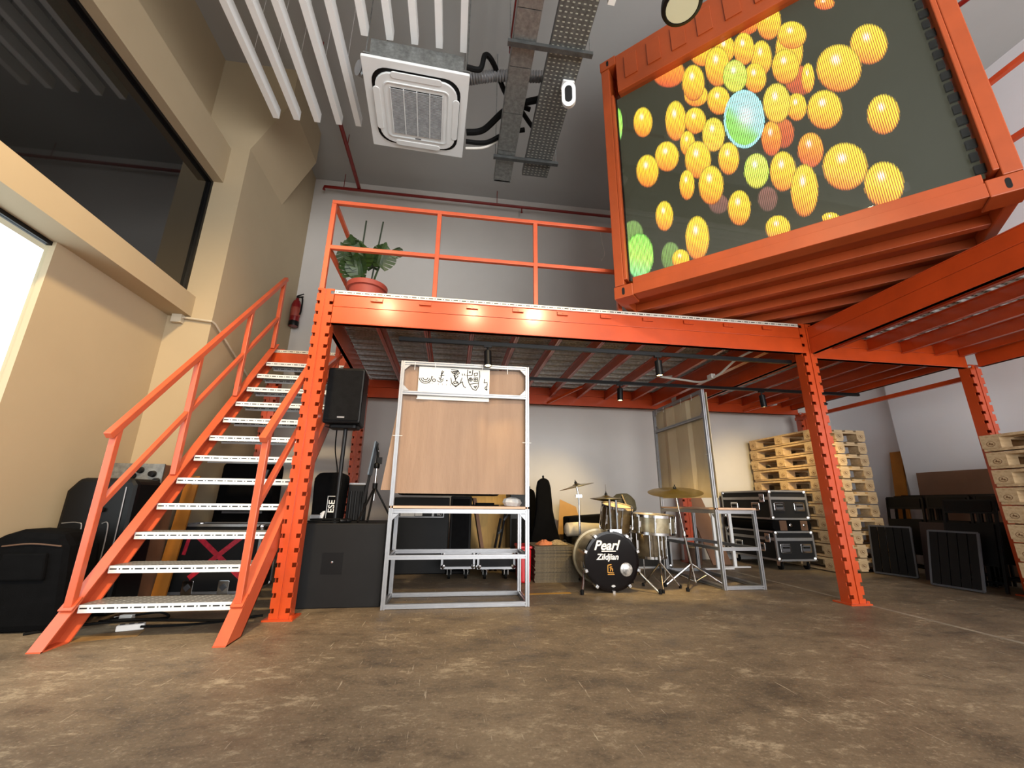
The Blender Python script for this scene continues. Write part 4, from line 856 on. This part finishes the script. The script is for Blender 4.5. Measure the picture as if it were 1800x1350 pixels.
dc = thing('drum_cabinet', 'tall black covered cabinet in the dark under the stairs', 'cabinet', (-2.08, 4.80, 0)); soft('body', [(-.33, 0), (.24, 0), (.22, 1.16), (.10, 1.24), (-.18, 1.24), (-.30, 1.15)], 0, .26, 'black_fabric', dc, bev=.03); MB().bar((.05, -.02, .55), (.16, -.02, 1.10), .02, .02).build('strap', 'alu_slot', dc); MB().lim(-.22, .16, -.008, .0, .66, .68).build('zip', 'alu_slot', dc)
ps = thing('power_strip', 'small white socket strip on the floor under the first tread', 'socket', (-1.96, 3.25, 0), .35); MB().lim(-.07, .07, -.022, .022, 0, .035).build('body', 'print_white', ps, bevel=.006)
for k in range(3): MB().lathe([(.014, .035), (.014, .038)], 10, (-.045 + .045 * k, 0, 0)).build('socket', 'alu_slot', ps)
pg = tag(MB().lim(-.04, .04, -.02, .02, 0, .03).lim(-.08, -.04, -.01, .01, .005, .02).build('mains_plug', 'print_white', bevel=.005), 'white mains adapter on the floor behind the stair foot', 'plug'); pg.location = (-2.16, 3.52, 0)
for i, (pts, lb) in enumerate((([(-2.5, 3.19, .008), (-2.3, 3.38, .008), (-2.05, 3.45, .01), (-1.8, 3.42, .012), (-1.5, 3.40, .008), (-1.28, 3.5, .008)], 'black cable along the floor from the suitcase to the upright'), ([(-1.9, 3.24, .02), (-1.7, 3.30, .008), (-1.5, 3.36, .008), (-1.3, 3.44, .02)], 'black cable from the white socket strip towards the upright'), ([(-2.25, 3.50, .008), (-2.0, 3.56, .03), (-1.9, 3.50, .008), (-2.1, 3.40, .025), (-2.28, 3.45, .008)], 'tangled loop of black cable under the first tread'))):
    tag(MB().tube(bez(pts), .008, 6).build('floor_cable', 'rubber', smooth=True), lb, 'cable', 'cables on the floor')
tp1 = MB().box((-2.02, 3.12, .0012), (.36, .14, .0012), RZ(.3)).build('trim_3', 'floor_stain'); struct(tp1)
struct(MB().box((.88, 4.06, .0012), (.50, .05, .0012), RZ(.04)).build('light_patch', 'floor_light_patch'))  # yellow pool of spot light, painted as a thin ochre strip on the floor

# ================================================================== fire extinguisher and plant
fx = thing('fire_extinguisher', 'red fire extinguisher on the wall at the top of the stairs', 'fire extinguisher', (-2.42, 6.06, 3.26))
MB().lathe([(.0, 0), (.06, .0), (.066, .02), (.066, .34), (.05, .40), (.025, .42), (.022, .45), (.0, .45)], 20).build('cylinder', 'extinguisher_red', fx, smooth=True)
MB().lathe([(.067, .0), (.0685, .005), (.0685, .07), (.067, .075)], 20, cap=False).build('base_band', 'black_plastic', fx, smooth=True); MB().lathe([(.0668, .15), (.0672, .151), (.0672, .29), (.0668, .291)], 20, cap=False).build('label_band', 'terracotta', fx, smooth=True)
MB().box((0, 0, .47), (.03, .03, .04)).bar((-.01, 0, .49), (.08, 0, .53), .02, .01).bar((-.01, 0, .475), (.08, 0, .485), .02, .01).build('valve_handle', 'black_metal', fx); MB().tube(bez([(.02, -.01, .47), (.08, -.03, .44), (.085, -.03, .25), (.075, -.03, .18)]), .012, 8).build('hose', 'rubber', fx, smooth=True); MB().lim(-.02, .02, .05, .13, .28, .34).build('bracket', 'black_metal', fx)
pt = thing('potted_monstera', 'monstera plant in a terracotta pot behind the guard rail', 'plant', (-.895, 3.78, 2.495))
MB().lathe([(.11, 0), (.125, .0), (.165, .24), (.185, .245), (.19, .29), (.178, .292), (.168, .26), (.0, .258)], 28).build('pot', 'terracotta', pt, smooth=True); MB().lathe([(.0, .262), (.168, .262)], 20, cap=False).build('soil', 'soil', pt)
for x, y, h, k in ((-.10, -.02, 1.02, .02), (.02, .0, 1.04, .06)): MB().tube([(x, y, .25), (x + k, y, h)], .008, 8).build('moss_pole', 'pole_green', pt, smooth=True)
def monstera(size):
    pts = [(0, 0)]
    def side(s):
        out = []; N = 7
        for i in range(N):
            v0 = i / N; v1 = (i + .72) / N; r = lambda v: size * .52 * math.sin(PI * min(1, (v * .92 + .10))) ** .7
            out += [(s * r(v0), -size * .16 + v0 * size * 1.02), (s * r(v1), -size * .16 + v1 * size * 1.05), (s * size * .13 * (1 - v1 * .4), -size * .05 + v1 * size * .95)]
        return out
    L = side(-1); Rr = side(1); tip = (0, size); n = len(L); vs = []; fs = []
    def zc(x, y): return -1.1 * x * x / size - .35 * max(0, y) ** 2 / size
    for s_, arr in ((0, L), (1, Rr)):
        for i in range(7):
            a, b, c = arr[3 * i], arr[3 * i + 1], arr[3 * i + 2]; m0 = (0, max(0, (i / 7) * size * .9)); m1 = (0, ((i + .95) / 7) * size * .93); inner = ((c[0]), c[1])
            k = len(vs); prev = (arr[3 * i - 1] if i else (0, -size * .02))
            for p in (m0, prev, a, b, inner, m1): vs.append((p[0], p[1], zc(*p)))
            fs.append((k, k + 1, k + 2, k + 3, k + 4, k + 5))
    m = MB(); m.v = vs; m.f = fs; return m.mesh('leaf')
lm = monstera(.26); lm.materials.append(M['leaf_green'])
LV = [((.14, -.02, .62), (1.25, .1, -.7), 1.0), ((.10, -.06, .50), (1.45, .0, -2.5), .95), ((.02, .03, .52), (1.2, .2, -3.0), .7), ((-.12, -.06, .56), (1.1, 0, 2.9), .9), ((-.15, -.08, .46), (1.3, .1, 2.4), .95), ((-.07, -.10, .44), (1.5, 0, 3.2), 1.0), ((-.12, .02, .60), (.9, .2, 1.2), .8), ((-.05, -.09, .36), (1.35, 0, 2.7), .9), ((-.16, -.06, .36), (1.4, 0, 3.5), .85), ((-.10, .08, .50), (1.2, 0, 1.8), .8)]
for p, r, s_ in LV:
    o = put('leaf', lm, None, pt, p, r); o.scale = (s_,) * 3
for p in ((.10, -.04, .52), (.12, -.02, .60), (-.1, -.05, .5), (-.06, -.07, .42)): MB().tube(bez([(p[0] * .3, 0, .255), (p[0] * .6, p[1] * .5, (p[2] + .26) / 2), p]), .007, 6).build('stem', 'leaf_green', pt, smooth=True)

# ================================================================== drum kit
def lugs(t, c, R, r, z0, z1, n, mt='chrome', skip=()):
    for k in range(n):
        if k in skip: continue
        a = 2 * PI * (k + .5) / n; p = Vector((r * math.cos(a), r * math.sin(a), 0)); q = Vector(((r + .012) * math.cos(a), (r + .012) * math.sin(a), 0))
        m = MB().tube([R @ (q + Vector((0, 0, z0))) + c, R @ (q + Vector((0, 0, z1))) + c], .005, 6)
        mid = (z0 + z1) / 2; m.box(R @ (p + Vector((0, 0, mid))) + c, (.02, .02, (z1 - z0) * .35), R); m.build('lug', mt, t, smooth=True)
def drum(nm, label, c, R, r, h, mt='drum_silver', n=8, group='drums of the kit', head='kraft_board'):
    t = thing(nm, label, 'drum', c, 0, group); o = Vector((0, 0, 0))
    MB().lathe([(r, -h / 2), (r, h / 2)], 32, o, R, cap=False).build('shell', mt, t, smooth=True)
    for s_ in (-1, 1):
        z = s_ * h / 2; MB().lathe([(r + .004, z - .014), (r + .012, z - .012), (r + .012, z + .012), (r + .002, z + .014)], 32, o, R, cap=False).build('hoop', 'chrome', t, smooth=True); MB().lathe([(0, z), (r + .003, z)], 32, o, R, cap=False).build('head', head, t)
    lugs(t, o, R, r, -h / 2, h / 2, n); return t
# bass drum lies on its side, front head towards the camera
bd = thing('bass_drum', 'black-headed bass drum with white lettering at the front of the kit', 'drum', (1.525, 4.02, .275), 0, 'drums of the kit')
RB = RX(PI / 2); r = .245; o0 = Vector((0, 0, 0))
MB().lathe([(r, -.40), (r, -.03)], 40, o0, RB, cap=False).build('shell', 'drum_silver', bd, smooth=True)
for z in (-.02, -.40): MB().lathe([(r + .002, z - .03), (r + .018, z - .028), (r + .020, z + .018), (r - .006, z + .020), (r - .006, z)], 40, o0, RB, cap=False).build('hoop', 'hoop_tan' if z < -.1 else 'drumhead', bd, smooth=True)
MB().lathe([(r + .003, -.075), (r + .012, -.072), (r + .012, -.058), (r + .003, -.055)], 40, o0, RB, cap=False).build('rim_ring', 'chrome', bd, smooth=True)
MB().lathe([(0, .0), (r - .004, .0)], 40, o0, RB, cap=False).build('front_head', 'drumhead', bd, smooth=True); MB().lathe([(0, -.405), (r, -.405)], 40, o0, RB, cap=False).build('rear_head', 'drumhead', bd)
lugs(bd, o0, RB, r + .012, -.12, .01, 10)
put('lettering', text_mesh('Pearl', .118, .0008, .35, .003), 'print_white', bd, (-.055, -.003, .135), (PI / 2, 0, 0)); MB().lim(-.10, .04, -.004, -.002, .083, .090).build('lettering', 'print_white', bd)
put('lettering', text_mesh('Zildjian', .072, .0008, .25, .0018), 'print_white', bd, (-.045, -.003, .035), (PI / 2, 0, 0));
lg = MB(); 
for a, b in (((-.045, -.035), (-.048, -.10)), ((-.048, -.10), (.01, -.103)), ((-.045, -.035), (-.01, -.03)), ((-.03, -.055), (-.005, -.05)), ((-.02, -.045), (-.022, -.088)), ((-.022, -.068), (.0, -.066)), ((.0, -.066), (-.002, -.09))): lg.bar((a[0], -.003, a[1]), (b[0], -.003, b[1]), .001, .007)
lg.build('emblem', 'print_gold', bd); MB().lim(-.05, .015, -.0035, -.0025, -.118, -.113).build('emblem', 'print_gold', bd)
ph = MB().lathe([(0, .003), (.056, .003), (.06, .0)], 28, Vector((.135, 0, -.075)), RB, cap=False).build('port_patch', 'port_silver', bd, smooth=True)
MB().lathe([(0, .002), (.02, .002)], 14, Vector((.0, 0, -.215)), RB, sy=.5, cap=False).build('badge', 'plastic_bag', bd)
for sx, tip in ((-1, (-.315, -.05, -.27)), (1, (.41, -.09, -.27))):
    lgp = MB().tube([(sx * .235, .10, -.05), tip], .011, 10).build('spur', 'chrome', bd, smooth=True); MB().lathe([(.016, 0), (.018, .03), (.012, .04)], 10, tip).build('rubber_foot', 'rubber', lgp, smooth=True); MB().box((sx * .248, .10, -.04), (.03, .05, .05)).build('spur_bracket', 'chrome', lgp)
# claws round the front hoop
for k in range(10):
    a = 2 * PI * (k + .5) / 10; MB().box((.268 * math.cos(a), .01, .268 * math.sin(a)), (.03, .05, .03), RY(-a)).build('claw', 'chrome', bd, bevel=.004)

MB().tube([(.08, .20, .24), (.08, .20, .56)], .013, 8).tube([(.15, .20, .24), (.15, .20, .55)], .013, 8).box((.11, .20, .25), (.14, .06, .04)).build('tom_mount', 'chrome', bd, smooth=True)
drum('rack_tom', 'upright rack tom mounted above the bass drum', (1.735, 4.40, .645), RX(math.radians(12)) @ RY(.06), .150, .25, 'drum_dark', 6)
drum('snare_drum', 'shallow silver snare drum right of the rack tom', (2.035, 4.16, .600), RX(.05) @ RY(.03), .195, .16, 'drum_silver', 8)
ftom = drum('floor_tom', 'low drum underneath the snare drum', (2.09, 4.42, .39), RX(.03), .165, .24, 'drum_dark', 8)
def tripod(t, c, h0, spread, legs=3, a0=.4, mt='chrome'):
    for k in range(legs):
        a = a0 + 2 * PI * k / legs; tip = Vector((c[0] + spread * math.cos(a), c[1] + spread * math.sin(a), .012)); l = MB().tube([(c[0], c[1], h0), tip], .008, 8).tube([(c[0], c[1], .04), (c[0] + .5 * spread * math.cos(a), c[1] + .5 * spread * math.sin(a), h0 * .5)], .004, 6).build('leg', mt, t, smooth=True)
        MB().lathe([(.014, -.012), (.016, .01), (.010, .02)], 8, tip).build('rubber_foot', 'rubber', l, smooth=True)
def cymbal(t, c, r, R, nm='cymbal'):
    MB().lathe([(.006, .035), (.03, .034), (.05, .022), (r * .6, .010), (r, 0), (r, -.0015), (r * .6, .0085), (.05, .0205), (.03, .032), (.006, .033)], 36, c, R, cap=False).build(nm, 'brass', t, smooth=True)
    MB().lathe([(.016, .035), (.018, .045), (.012, .06), (.005, .065), (.005, .08)], 10, c, R).build('wing_nut', 'black_plastic', t, smooth=True)
rs = thing('cymbal_stand', 'chrome stand with a large ride cymbal right of the drum kit', 'cymbal stand', (2.46, 4.27, 0), 0, 'cymbal stands')
MB().tube([(.03, 0, .03), (-.055, -.01, .50)], .0125, 10).build('base_tube', 'chrome', rs, smooth=True); MB().tube([(-.05, -.01, .48), (-.115, -.02, .905)], .009, 10).lathe([(.016, 0), (.016, .04)], 10, (-.05, -.01, .48)).build('upper_tube', 'chrome', rs, smooth=True); MB().box((-.11, -.02, .88), (.03, .03, .04)).build('tilter', 'chrome', rs)
cymbal(rs, (-.115, -.02, .912), .278, RY(-.09) @ RX(.20))
for tip in ((.30, -.07, .012), (-.20, -.24, .012), (-.30, .0, .012)):
    l = MB().tube([(.0, 0, .21), tip], .009, 8).tube([(.025, 0, .04), (tip[0] * .5, tip[1] * .5, .115)], .004, 6).build('leg', 'chrome', rs, smooth=True); MB().lathe([(.016, -.012), (.018, .012), (.012, .022)], 8, tip).build('rubber_foot', 'rubber', l, smooth=True)
cs = thing('cymbal_stand', 'tall stand with a thin crash cymbal left of the bass drum', 'cymbal stand', (1.465, 4.82, 0), 0, 'cymbal stands')
MB().tube([(0, 0, .03), (0, 0, .60)], .0125, 10).build('base_tube', 'chrome', cs, smooth=True); MB().tube([(0, 0, .58), (0, 0, .86), (-.02, 0, .975)], .010, 10).box((0, 0, .87), (.07, .025, .03)).build('upper_tube', 'chrome', cs, smooth=True); tripod(cs, (0, 0), .26, .14, a0=0); cymbal(cs, (-.02, 0, .975), .205, RY(-.22) @ RX(-.06))
hs = thing('hi_hat_stand', 'hi-hat with two small cymbals behind the bass drum', 'cymbal stand', (1.735, 4.66, 0), 0, 'cymbal stands')
MB().tube([(0, 0, .03), (0, 0, .80)], .0125, 10).build('base_tube', 'chrome', hs, smooth=True); MB().tube([(0, 0, .80), (0, 0, 1.0)], .004, 8).build('pull_rod', 'chrome', hs, smooth=True); cymbal(hs, (0, 0, .845), .180, RX(.02)); MB().lathe([(.006, .83), (.05, .832), (.18, .842), (.18, .8405), (.05, .815), (.006, .805)], 32, cap=False).build('lower_cymbal', 'brass', hs, smooth=True); tripod(hs, (0, 0), .28, .22, a0=.9)
ss = thing('snare_stand', 'chrome tripod stand holding the snare drum', 'stand', (2.07, 4.16, 0)); MB().tube([(0, 0, .03), (0, 0, .50)], .011, 10).lathe([(.02, .26), (.02, .30)], 10).build('column', 'chrome', ss, smooth=True); tripod(ss, (0, 0), .24, .20, a0=.1)
MB().bar((-.15, .02, .50), (.15, .02, .50), .016, .012).bar((0, -.15, .50), (0, .15, .50), .016, .012).build('basket', 'chrome', ss)
for k, (x, y) in enumerate(((-.16, .06), (.17, .06), (.02, .18))):
    lx, ly = x * 1.12, y * 1.12; o = MB().tube([(lx, ly, -.378), (lx, ly, .03)], .007, 8).build('leg', 'chrome', ftom, smooth=True); MB().lathe([(.013, -.39), (.014, -.365), (.009, -.36)], 8, (lx, ly, 0)).build('rubber_foot', 'rubber', o, smooth=True)
dp = thing('rucksack', 'dark green rucksack slumped on the kit behind the hi-hat', 'bag', (1.99, 4.86, .70)); soft('body', [(-.15, .0), (.17, .0), (.15, .14), (.06, .215), (-.03, .20), (-.12, .13)], -.10, .10, 'rucksack_cloth', dp, bev=.045)
MB().prism([(-.02, .03), (.11, .02), (.10, .14), (.04, .19), (-.01, .16)], -.125, -.09).build('pocket', 'rucksack_cloth', dp, bevel=.02); MB().tube(bez([(-.03, -.11, .19), (-.01, -.13, .12), (.03, -.13, .04), (.06, -.12, .0)]), .008, 6).build('strap', 'rag_tan', dp, smooth=True)
st_ = thing('drum_throne', 'round black drum seat under the rucksack', 'stool', (1.99, 4.88, 0)); MB().lathe([(.0, .60), (.15, .60), (.165, .62), (.165, .68), (.15, .695), (0, .698)], 24).build('cushion', 'black_fabric', st_, smooth=True); MB().tube([(0, 0, .03), (0, 0, .6)], .016, 10).build('column', 'chrome', st_, smooth=True); tripod(st_, (0, 0), .26, .24)
kb = thing('keyboard_case', 'long black case lying behind the drums against the wall', 'case', (1.80, 5.40, 0)); soft('body', [(-.30, 0), (.28, 0), (.28, .66), (-.30, .62)], 0, .30, 'black_fabric', kb, bev=.02); MB().lim(-.1, .1, -.012, 0, .50, .53).build('handle', 'rubber', kb, bevel=.004)
tag(MB().prism([(1.45, 0), (1.95, 0), (1.75, .74), (1.52, .84)], 5.90, 5.91).build('cardboard_sheet', 'plank_pale'), 'tan cardboard sheet leaning on the wall behind the drums', 'board')
lo = thing('equipment_trunk', 'low black trunk under the white rolled cloth', 'case', (1.66, 4.94, 0)); MB().lim(-.14, .15, .08, .42, 0, .40).build('body', 'black_plastic', lo, bevel=.012); MB().lim(-.142, .152, .078, .422, .30, .315).build('lid_seam', 'alu_slot', lo)
rl = thing('rolled_cloth', 'white rolled cloth lying beside the crash cymbal stand', 'cloth', (1.60, 5.16, .485), .12); MB().tube([(-.22, 0, 0), (-.20, 0, 0), (-.05, 0, .005), (.1, 0, -.004), (.22, 0, 0)], [.05, .078, .082, .078, .07], 18).build('roll', 'cloth_white', rl, smooth=True); MB().tube(bez([(-.10, -.075, .03), (-.1, -.0, .085), (-.1, .075, .03)]), .004, 6).build('tie', 'rag_tan', rl)

# guitar bags by the wall
def gig(nm, label, loc, lean, rz=0, mt='black_fabric', s_=1.):
    t = thing(nm, label, 'guitar bag', loc, rz, 'guitar bags'); half = [(.0, 0), (.17, .0), (.20, .06), (.195, .20), (.170, .33), (.130, .47), (.100, .64), (.085, .90), (.065, .99), (.0, 1.02)]
    poly = [(x * s_, z * s_) for x, z in half] + [(-x * s_, z * s_) for x, z in half[-2:0:-1]]
    o = MB().prism(poly, 0, .11).build('body', mt, t, bevel=.03, rot=(-lean, 0, 0)); k = MB().prism([(-.12 * s_, .05), (.12 * s_, .05), (.11 * s_, .28), (-.11 * s_, .28)], -.03, .01).build('pocket', mt, t, bevel=.012, rot=(-lean, 0, 0))
    MB().tube(bez([(.165 * s_, .05, .30), (.235 * s_, .04, .34), (.25 * s_, .04, .22), (.195 * s_, .05, .12)]), .010, 8).build('strap', 'black_metal', t, smooth=True, rot=(-lean, 0, 0)); MB().lim(.05, .075, -.034, -.03, .08, .22).lim(.085, .10, -.034, -.03, .06, .14).build('red_piping', 'red_plastic', t, rot=(-lean, 0, 0)); MB().lathe([(.012, 0), (.014, .03), (.006, .04)], 8, (0, .05, 1.01 * s_)).build('hook', 'rubber', t, rot=(-lean, 0, 0))
    return t
gig('guitar_bag', 'black padded guitar bag standing right of the cardboard frame', (1.20, 5.36, 0), .10, 0, s_=1.1); gig('guitar_bag', 'second black guitar bag tucked behind the carpet tiles', (1.10, 5.82, 0), .06, .1, s_=.97)
# leaning boards and stands behind the second frame
def lean(nm, label, x0, x1, y0, y1, h, mt, th=.014, dx=0, cat='board'):
    return tag(MB().add([(x0, y0, 0), (x1, y0, 0), (x1 + dx, y1, h), (x0 + dx, y1, h), (x0, y0 + th, 0), (x1, y0 + th, 0), (x1 + dx, y1 + th, h), (x0 + dx, y1 + th, h)], [(0, 1, 2, 3), (4, 5, 6, 7), (0, 1, 5, 4), (2, 3, 7, 6), (0, 3, 7, 4), (1, 2, 6, 5)]).build(nm, mt), label, cat)
lean('wood_panel', 'brown wooden panel leaning behind the second frame beside a rear upright', 3.58, 3.86, 5.66, 6.1, .95, 'hardboard', .02, -.10)
for i, (x, y) in enumerate(((3.42, 5.30), (3.74, 5.42))):
    w = thing('t_foot_stand', ['white T-foot stand nearer the rear upright', 'white T-foot stand nearer the flight cases'][i], 'stand', (x, y, 0), 0, 'white T-foot stands'); MB().lim(-.02, .02, -.015, .015, .012, .72).build('post', 'white_plastic', w, bevel=.003); MB().lim(-.20, .20, -.03, .03, 0, .012).build('foot', 'white_plastic', w); MB().lim(-.03, .03, -.02, .02, .72, .735).build('cap', 'white_plastic', w)
bn = thing('waste_bin', 'small brown bin at the foot of the middle rear upright', 'bin', (3.36, 5.72, 0)); MB().lathe([(.085, 0), (.10, .22), (.105, .225), (.095, .225), (.08, .02), (0, .02)], 20, cap=False).build('bucket', 'brown_bin', bn, smooth=True); MB().lathe([(.1, .215), (.108, .218), (.108, .232), (.1, .235)], 20, cap=False).build('rim', 'rag_tan', bn, smooth=True)

# ================================================================== pallets
PH = .161
TB = [('deck_board', (.10, .022, 1.2), None)]
def pallet_meshes():
    d = {}; L, W = 1.2, .8
    d['deck_board'] = MB().lim(-.0625, .0625, -L / 2, L / 2, 0, .024).mesh('deck_board'); d['cross_board'] = MB().lim(-W / 2, W / 2, -.0725, .0725, 0, .022).mesh('cross_board')
    d['block'] = MB().lim(-.065, .065, -.0725, .0725, 0, .079).mesh('block'); d['bottom_board'] = MB().lim(-.05, .05, -L / 2, L / 2, 0, .024).mesh('bottom_board')
    for m in d.values(): m.materials.append(M['pallet_wood'])
    return d
PM = pallet_meshes()
st_me = MB(); st_me.lathe([(.030, 0), (.034, 0), (.034, .0008), (.030, .0008)], 14, sy=.72, cap=False); st_me.box((0, 0, 0), (.03, .008, .0012)).box((-.006, .008, 0), (.008, .012, .0012)).box((.01, -.008, 0), (.014, .006, .0012)); st_me = st_me.mesh('brand_mark'); st_me.materials.append(M['burn_mark'])
def pallet(label, loc, rz, group):
    t = thing('wooden_pallet', label, 'pallet', loc, rz, group)
    for x in (-.3375, -.17, 0, .17, .3375): put('deck_board', PM['deck_board'], None, t, (x, 0, PH - .024))
    for y in (-.5275, 0, .5275): put('cross_board', PM['cross_board'], None, t, (0, y, PH - .046))
    for x in (-.335, 0, .335):
        put('bottom_board', PM['bottom_board'], None, t, (x, 0, .012))
        for y in (-.5275, 0, .5275):
            b = put('block', PM['block'], None, t, (x, y, .036))
            if x < 0: put('brand_mark', st_me, None, b, (-.0655, 0, .04), (PI / 2, 0, -PI / 2))
            if y < -.5: put('brand_mark', st_me, None, b, (0, -.0730, .04), (PI / 2, 0, 0))
    return t
ORD = 'bottom second third fourth fifth sixth seventh eighth ninth tenth top'.split()
for k in range(11): pallet('wooden pallet, %s of the tall stack behind the front upright' % (ORD[k] + (' from the floor' if 0 < k < 10 else '')), (5.10 + random.uniform(-.01, .01), 5.48 + random.uniform(-.012, .012), k * PH), random.uniform(-.012, .012), 'pallets of the tall stack')
ORD2 = ORD[:8] + ['top']
for k in range(9): pallet('wooden pallet, %s of the stack at the right edge' % (ORD2[k] + (' from the floor' if 0 < k < 8 else '')), (5.42 + random.uniform(-.01, .01), 2.71 + random.uniform(-.01, .01), k * PH), random.uniform(-.01, .01), 'pallets of the right edge stack')

# ================================================================== things along the right wall
def lean_x(nm, label, y0, y1, x0, x1, h, mt, th=.014, cat='board'):
    return tag(MB().add([(x0, y0, 0), (x0, y1, 0), (x1, y1, h), (x1, y0, h), (x0 + th, y0, 0), (x0 + th, y1, 0), (x1 + th, y1, h), (x1 + th, y0, h)], [(0, 1, 2, 3), (4, 5, 6, 7), (0, 1, 5, 4), (2, 3, 7, 6), (0, 3, 7, 4), (1, 2, 6, 5)]).build(nm, mt), label, cat)
lean_x('hardboard_sheet', 'brown hardboard sheet leaning on the right wall', 3.55, 4.95, 6.16, 6.27, 1.23, 'hardboard')
lean_x('plank', 'ochre plank leaning on the right wall beside the brown sheet', 5.15, 5.31, 6.16, 6.36, 1.55, 'plank_ochre', .025, 'plank')
def folded_chair(label, loc, rz, tilt, h=.92):
    t = thing('folding_chair', label, 'chair', loc, rz, 'folded black chairs'); R = RY(tilt); P = lambda *p: tuple(R @ Vector(p))
    for y in (-.21, .21):
        MB().bar(P(0, y, .01), P(0, y, h), .022, .022).build('frame_leg', 'black_metal', t); MB().bar(P(.04, y * .92, .01), P(.035, y * .92, h * .66), .02, .02).build('rear_leg', 'black_metal', t)
    MB().bar(P(0, -.21, h), P(0, .21, h), .022, .022).bar(P(0, -.21, h * .86), P(0, .21, h * .86), .022, .022).build('crossbar', 'black_metal', t)
    MB().box(P(-.012, 0, h * .925), (.014, .38, .11), R).build('backrest', 'black_plastic', t); MB().box(P(-.020, 0, .44), (.024, .39, .40), R).build('seat', 'black_plastic', t); MB().bar(P(.04, -.2, .10), P(.04, .2, .10), .018, .018).build('stretcher', 'black_metal', t)
    return t
cols = ('nearest the ochre plank', 'in the middle', 'nearest the right edge'); ordw = ('front', 'middle', 'rear')
for c_ in range(3):
    for k in range(3): folded_chair('folded black chair, %s one of the row %s' % (ordw[k], cols[c_]), (5.50 + .115 * k + .02 * c_, 4.64 - .46 * c_, 0), .0, .12, .90 + .012 * ((k + c_) % 3))
def slat_panel(label, loc, rz, tilt):
    t = thing('slatted_panel', label, 'panel', loc, rz, 'black slatted panels'); R = RY(tilt); P = lambda *p: tuple(R @ Vector(p))
    MB().bar(P(0, -.21, .02), P(0, -.21, .56), .018, .018).build('edge', 'alu_slot', t); MB().bar(P(0, .21, .02), P(0, .21, .56), .018, .018).build('edge', 'alu_slot', t); MB().bar(P(0, -.21, .56), P(0, .21, .56), .018, .018).build('edge', 'alu_slot', t); MB().bar(P(0, -.21, .02), P(0, .21, .02), .018, .018).build('edge', 'alu_slot', t)
    for k in range(5): MB().box(P(0, -.165 + .0825 * k, .29), (.012, .074, .52), R).build('slat', 'black_plastic', t)
slat_panel('black slatted panel leaning before the chairs beside the tall pallets', (5.20, 4.60, 0), .25, .14)
lean_x('dark_panel', 'dark red-brown panel among the folded chairs', 4.08, 4.38, 5.33, 5.42, .62, 'dark_red_panel', .012)
folded_chair('folded black chair leaning loose at the right end of the heap', (5.20, 3.80, 0), .12, .22, .88)
slat_panel('small black slatted panel propped on the loose folded chair', (5.03, 3.86, 0), .1, .24)
tg_ = tag(MB().lim(-.02, .02, -.002, .002, 0, .075).build('paper_tag', 'paper'), 'small white paper tag beside the front right upright foot', 'tag'); tg_.location = (3.50, 3.50, .10)
